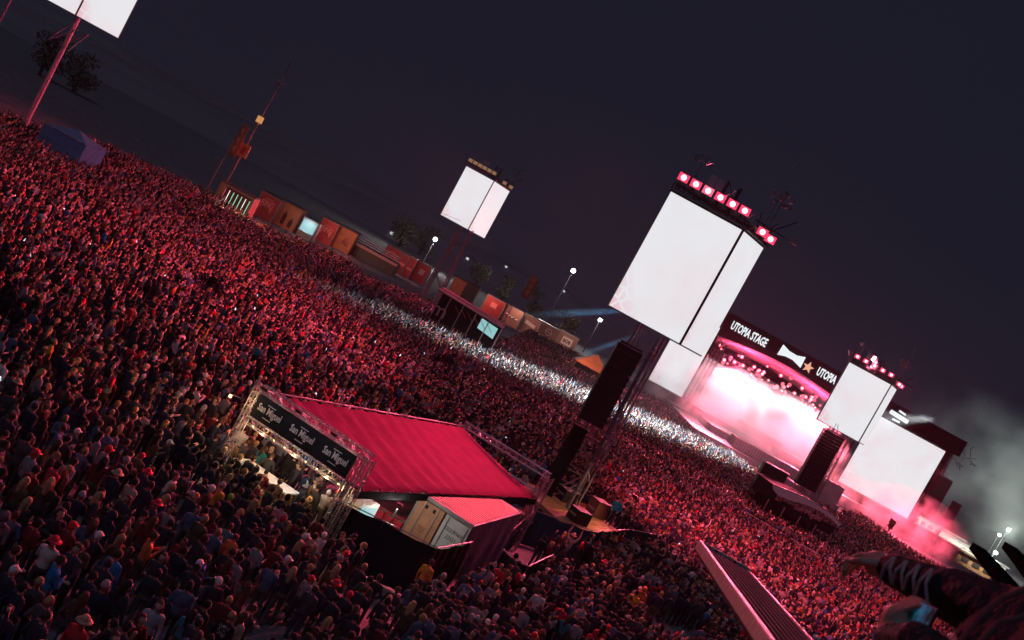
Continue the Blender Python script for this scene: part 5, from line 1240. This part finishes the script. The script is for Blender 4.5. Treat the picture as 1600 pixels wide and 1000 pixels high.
# ------------------------------------------------------------------ smoke
def smoke(name, c, r, label, density, scale, col, lo=.42, hi=.62, seed=0, rot=None):
    v, f = sphere_pts((0,0,0),(1,1,1),16,10); m = MB(); m.v = [(p[0]*r[0],p[1]*r[1],p[2]*r[2]) for p in v]; m.f = f; m.m = [0]*len(f)
    mt = bpy.data.materials.new(name+'_vol'); mt.use_nodes = True; nt = mt.node_tree; nt.nodes.remove(nt.nodes['Principled BSDF']); N_ = nt.nodes.new; Lk = nt.links.new
    pv = N_('ShaderNodeVolumePrincipled'); Lk(pv.outputs[0], nt.nodes['Material Output'].inputs['Volume']); pv.inputs['Color'].default_value = (*col,1); pv.inputs['Anisotropy'].default_value = .2
    tc = N_('ShaderNodeTexCoord'); n = N_('ShaderNodeTexNoise'); n.inputs['Scale'].default_value = scale; n.inputs['Detail'].default_value = 4; n.noise_dimensions = '4D'; n.inputs['W'].default_value = seed; Lk(tc.outputs['Object'], n.inputs['Vector'])
    mr = N_('ShaderNodeMapRange'); mr.inputs['From Min'].default_value = lo; mr.inputs['From Max'].default_value = hi; Lk(n.outputs['Fac'], mr.inputs['Value'])
    dv = N_('ShaderNodeVectorMath'); dv.operation = 'DIVIDE'; dv.inputs[1].default_value = r; Lk(tc.outputs['Object'], dv.inputs[0])
    ln = N_('ShaderNodeVectorMath'); ln.operation = 'LENGTH'; Lk(dv.outputs['Vector'], ln.inputs[0])
    fa = N_('ShaderNodeMapRange'); fa.inputs['From Min'].default_value = 1.0; fa.inputs['From Max'].default_value = .05; Lk(ln.outputs['Value'], fa.inputs['Value'])
    mu = N_('ShaderNodeMath'); mu.operation = 'MULTIPLY'; Lk(mr.outputs[0], mu.inputs[0]); Lk(fa.outputs[0], mu.inputs[1]); m2 = N_('ShaderNodeMath'); m2.operation = 'MULTIPLY'; m2.inputs[1].default_value = density; Lk(mu.outputs[0], m2.inputs[0]); Lk(m2.outputs[0], pv.inputs['Density'])
    o = m.build(name, mt); o.location = c; o.rotation_euler = rot or (0,0,0); tag(o, label, 'smoke', kind='stuff'); return o
smoke('stage_smoke', (51,YS-6,6.6), (19,15,8.0), 'bright white smoke filling the stage', .55, .17, (.97,.97,.98), .44, .60, 1)
lamp('stage_wash', (45,YS+6,14), (50,YS-2,4), 5500, (.92,.97,1), cone=110, blend=.6, radius=1)
lamp('stage_wash', (60,YS+6,14), (56,YS-2,4), 5500, (.92,.97,1), cone=110, blend=.6, radius=1)
lamp('stage_wash', (52,YS-1.5,16.2), (52,YS-3,3), 5500, (.92,.97,1), cone=120, blend=.6, radius=1)
for k,(px,py,yy,r_,c_) in enumerate(((1108,655,172,(7,5,3.6),'white'),(1165,668,168,(8,5,4.0),'white'),(1225,692,166,(8,5,4.2),'white'),(1275,700,180,(6,6,5.5),'white'),(1100,600,189,(6,5,5.5),'white'))):
    q = PD(px,py,yy); smoke('stage_smoke', (q.x,yy,max(3.2,q.z)), r_, ('smoke puff over the left stage apron','smoke puff at the apron middle','smoke puff over the right apron risers','smoke column at the right stage wing','smoke column at the left stage wing')[k], .30, .42, (.97,.97,.98), .36, .62, 20+k)
lamp('apron_wash', (44,YS-3,15.5), (42,170,3), 22000, (1,.45,.52), cone=75, blend=.8, radius=1)
lamp('apron_wash', (62,YS-3,15.5), (56,168,3), 22000, (1,.40,.48), cone=75, blend=.8, radius=1)
q = PD(1405,835,180); smoke('red_smoke', (q.x,178,3.5), (12,6,6.5), 'red lit smoke at the foot of the right stage column', .55, .30, (.95,.9,.9), .46, .72, 2)
lamp('red_foot_lamp', (q.x+1,186,3), (q.x-4,170,3), 14000, RED, cone=140, radius=.5)
q = PD(1330,775,182); smoke('pink_smoke', (q.x,180,3.0), (13,4,4.2), 'pink smoke low in front of the right stage screen', .34, .34, (.95,.9,.9), .44, .7, 3)
lamp('red_foot_lamp', (q.x,188,2.5), (q.x,175,2), 14000, (1,.15,.2), cone=140, radius=.5)
q = PD(1045,618,184); smoke('pink_smoke', (q.x,183,2.6), (11,4,4.4), 'pink smoke low in front of the left stage screen', .36, .34, (.95,.9,.9), .42, .66, 4)
lamp('red_foot_lamp', (q.x,189,2.5), (q.x,176,2), 14000, (1,.15,.2), cone=140, radius=.5)
q = PD(1530,790,250); smoke('grey_smoke', (q.x,252,20), (34,12,22), 'grey lit smoke drifting behind the right end of the stage', .075, .06, (.85,.9,.88), .40, .68, 5)
lamp('yard_floodlight', (X3+6,YS+16,12), (q.x,250,16), 420000, (.80,.95,.92), cone=70, blend=.9, radius=.6)
lamp('yard_floodlight', (X3+16,YS+6,11), (X3+45,245,0), 110000, (1,.86,.62), cone=100, blend=.9, radius=.6)

lamp('roof_red_glow', (44,YS+5,12.5), (46,YS+6,18), 26000, (1,.05,.14), cone=150, radius=.6)
lamp('roof_red_glow', (60,YS+5,12.0), (58,YS+6,18), 26000, (1,.05,.14), cone=150, radius=.6)

# the smoky night air
hz = MB().box((0,420,15.75), (720,500,16.9)).build('haze', bpy.data.materials.new('haze_air')); hm_ = hz.data.materials[0]; hm_.use_nodes = True
nt = hm_.node_tree; nt.nodes.remove(nt.nodes['Principled BSDF']); pv = nt.nodes.new('ShaderNodeVolumePrincipled'); pv.inputs['Color'].default_value = (.9,.9,.93,1); pv.inputs['Density'].default_value = HAZE; pv.inputs['Anisotropy'].default_value = .35
nt.links.new(pv.outputs[0], nt.nodes['Material Output'].inputs['Volume']); tag(hz, 'thin smoky night air over the whole field', 'haze', kind='stuff')

# added red fill, far left, reaching the platform; blue beams with smoke shaped along them
lamp('tower_red_beam', (-45.5,85.2,20.4), (1.6,3,11.4), 45000*K, RED, cone=14, blend=.8, radius=.4)  # unseen flood, added to redden the hand and plank edge
for k, (p0, p1) in enumerate((((1010,484),(820,492)),((1005,520),(860,572)))):
    a, b = PD(*p0,198), PD(*p1,198); d_ = (b-a); 
    smoke('beam_smoke', a.lerp(b,.5), (d_.length*.55,1.6,1.1), ('upper','lower')[k]+' streak of smoke shaped along the blue beam left of the nearest tower', .05, .3, (.9,.95,1), .25, .5, 40+k, rot=d_.to_track_quat('X','Z').to_euler())
    lamp('blue_beam', a-d_.normalized()*6, b, (260000,130000)[k], (.16,.55,1.0), cone=6, blend=.8, radius=.15)

MATS['led_picture_5'].node_tree.nodes['Principled BSDF'].inputs['Emission Strength'].default_value = .45

lamp('added_apron_fill', (38,112.5,21.2), (46,160,2), 95000, (1,.16,.26), cone=38, blend=.8, radius=.4)  # added from the tower's stage side to redden the apron front
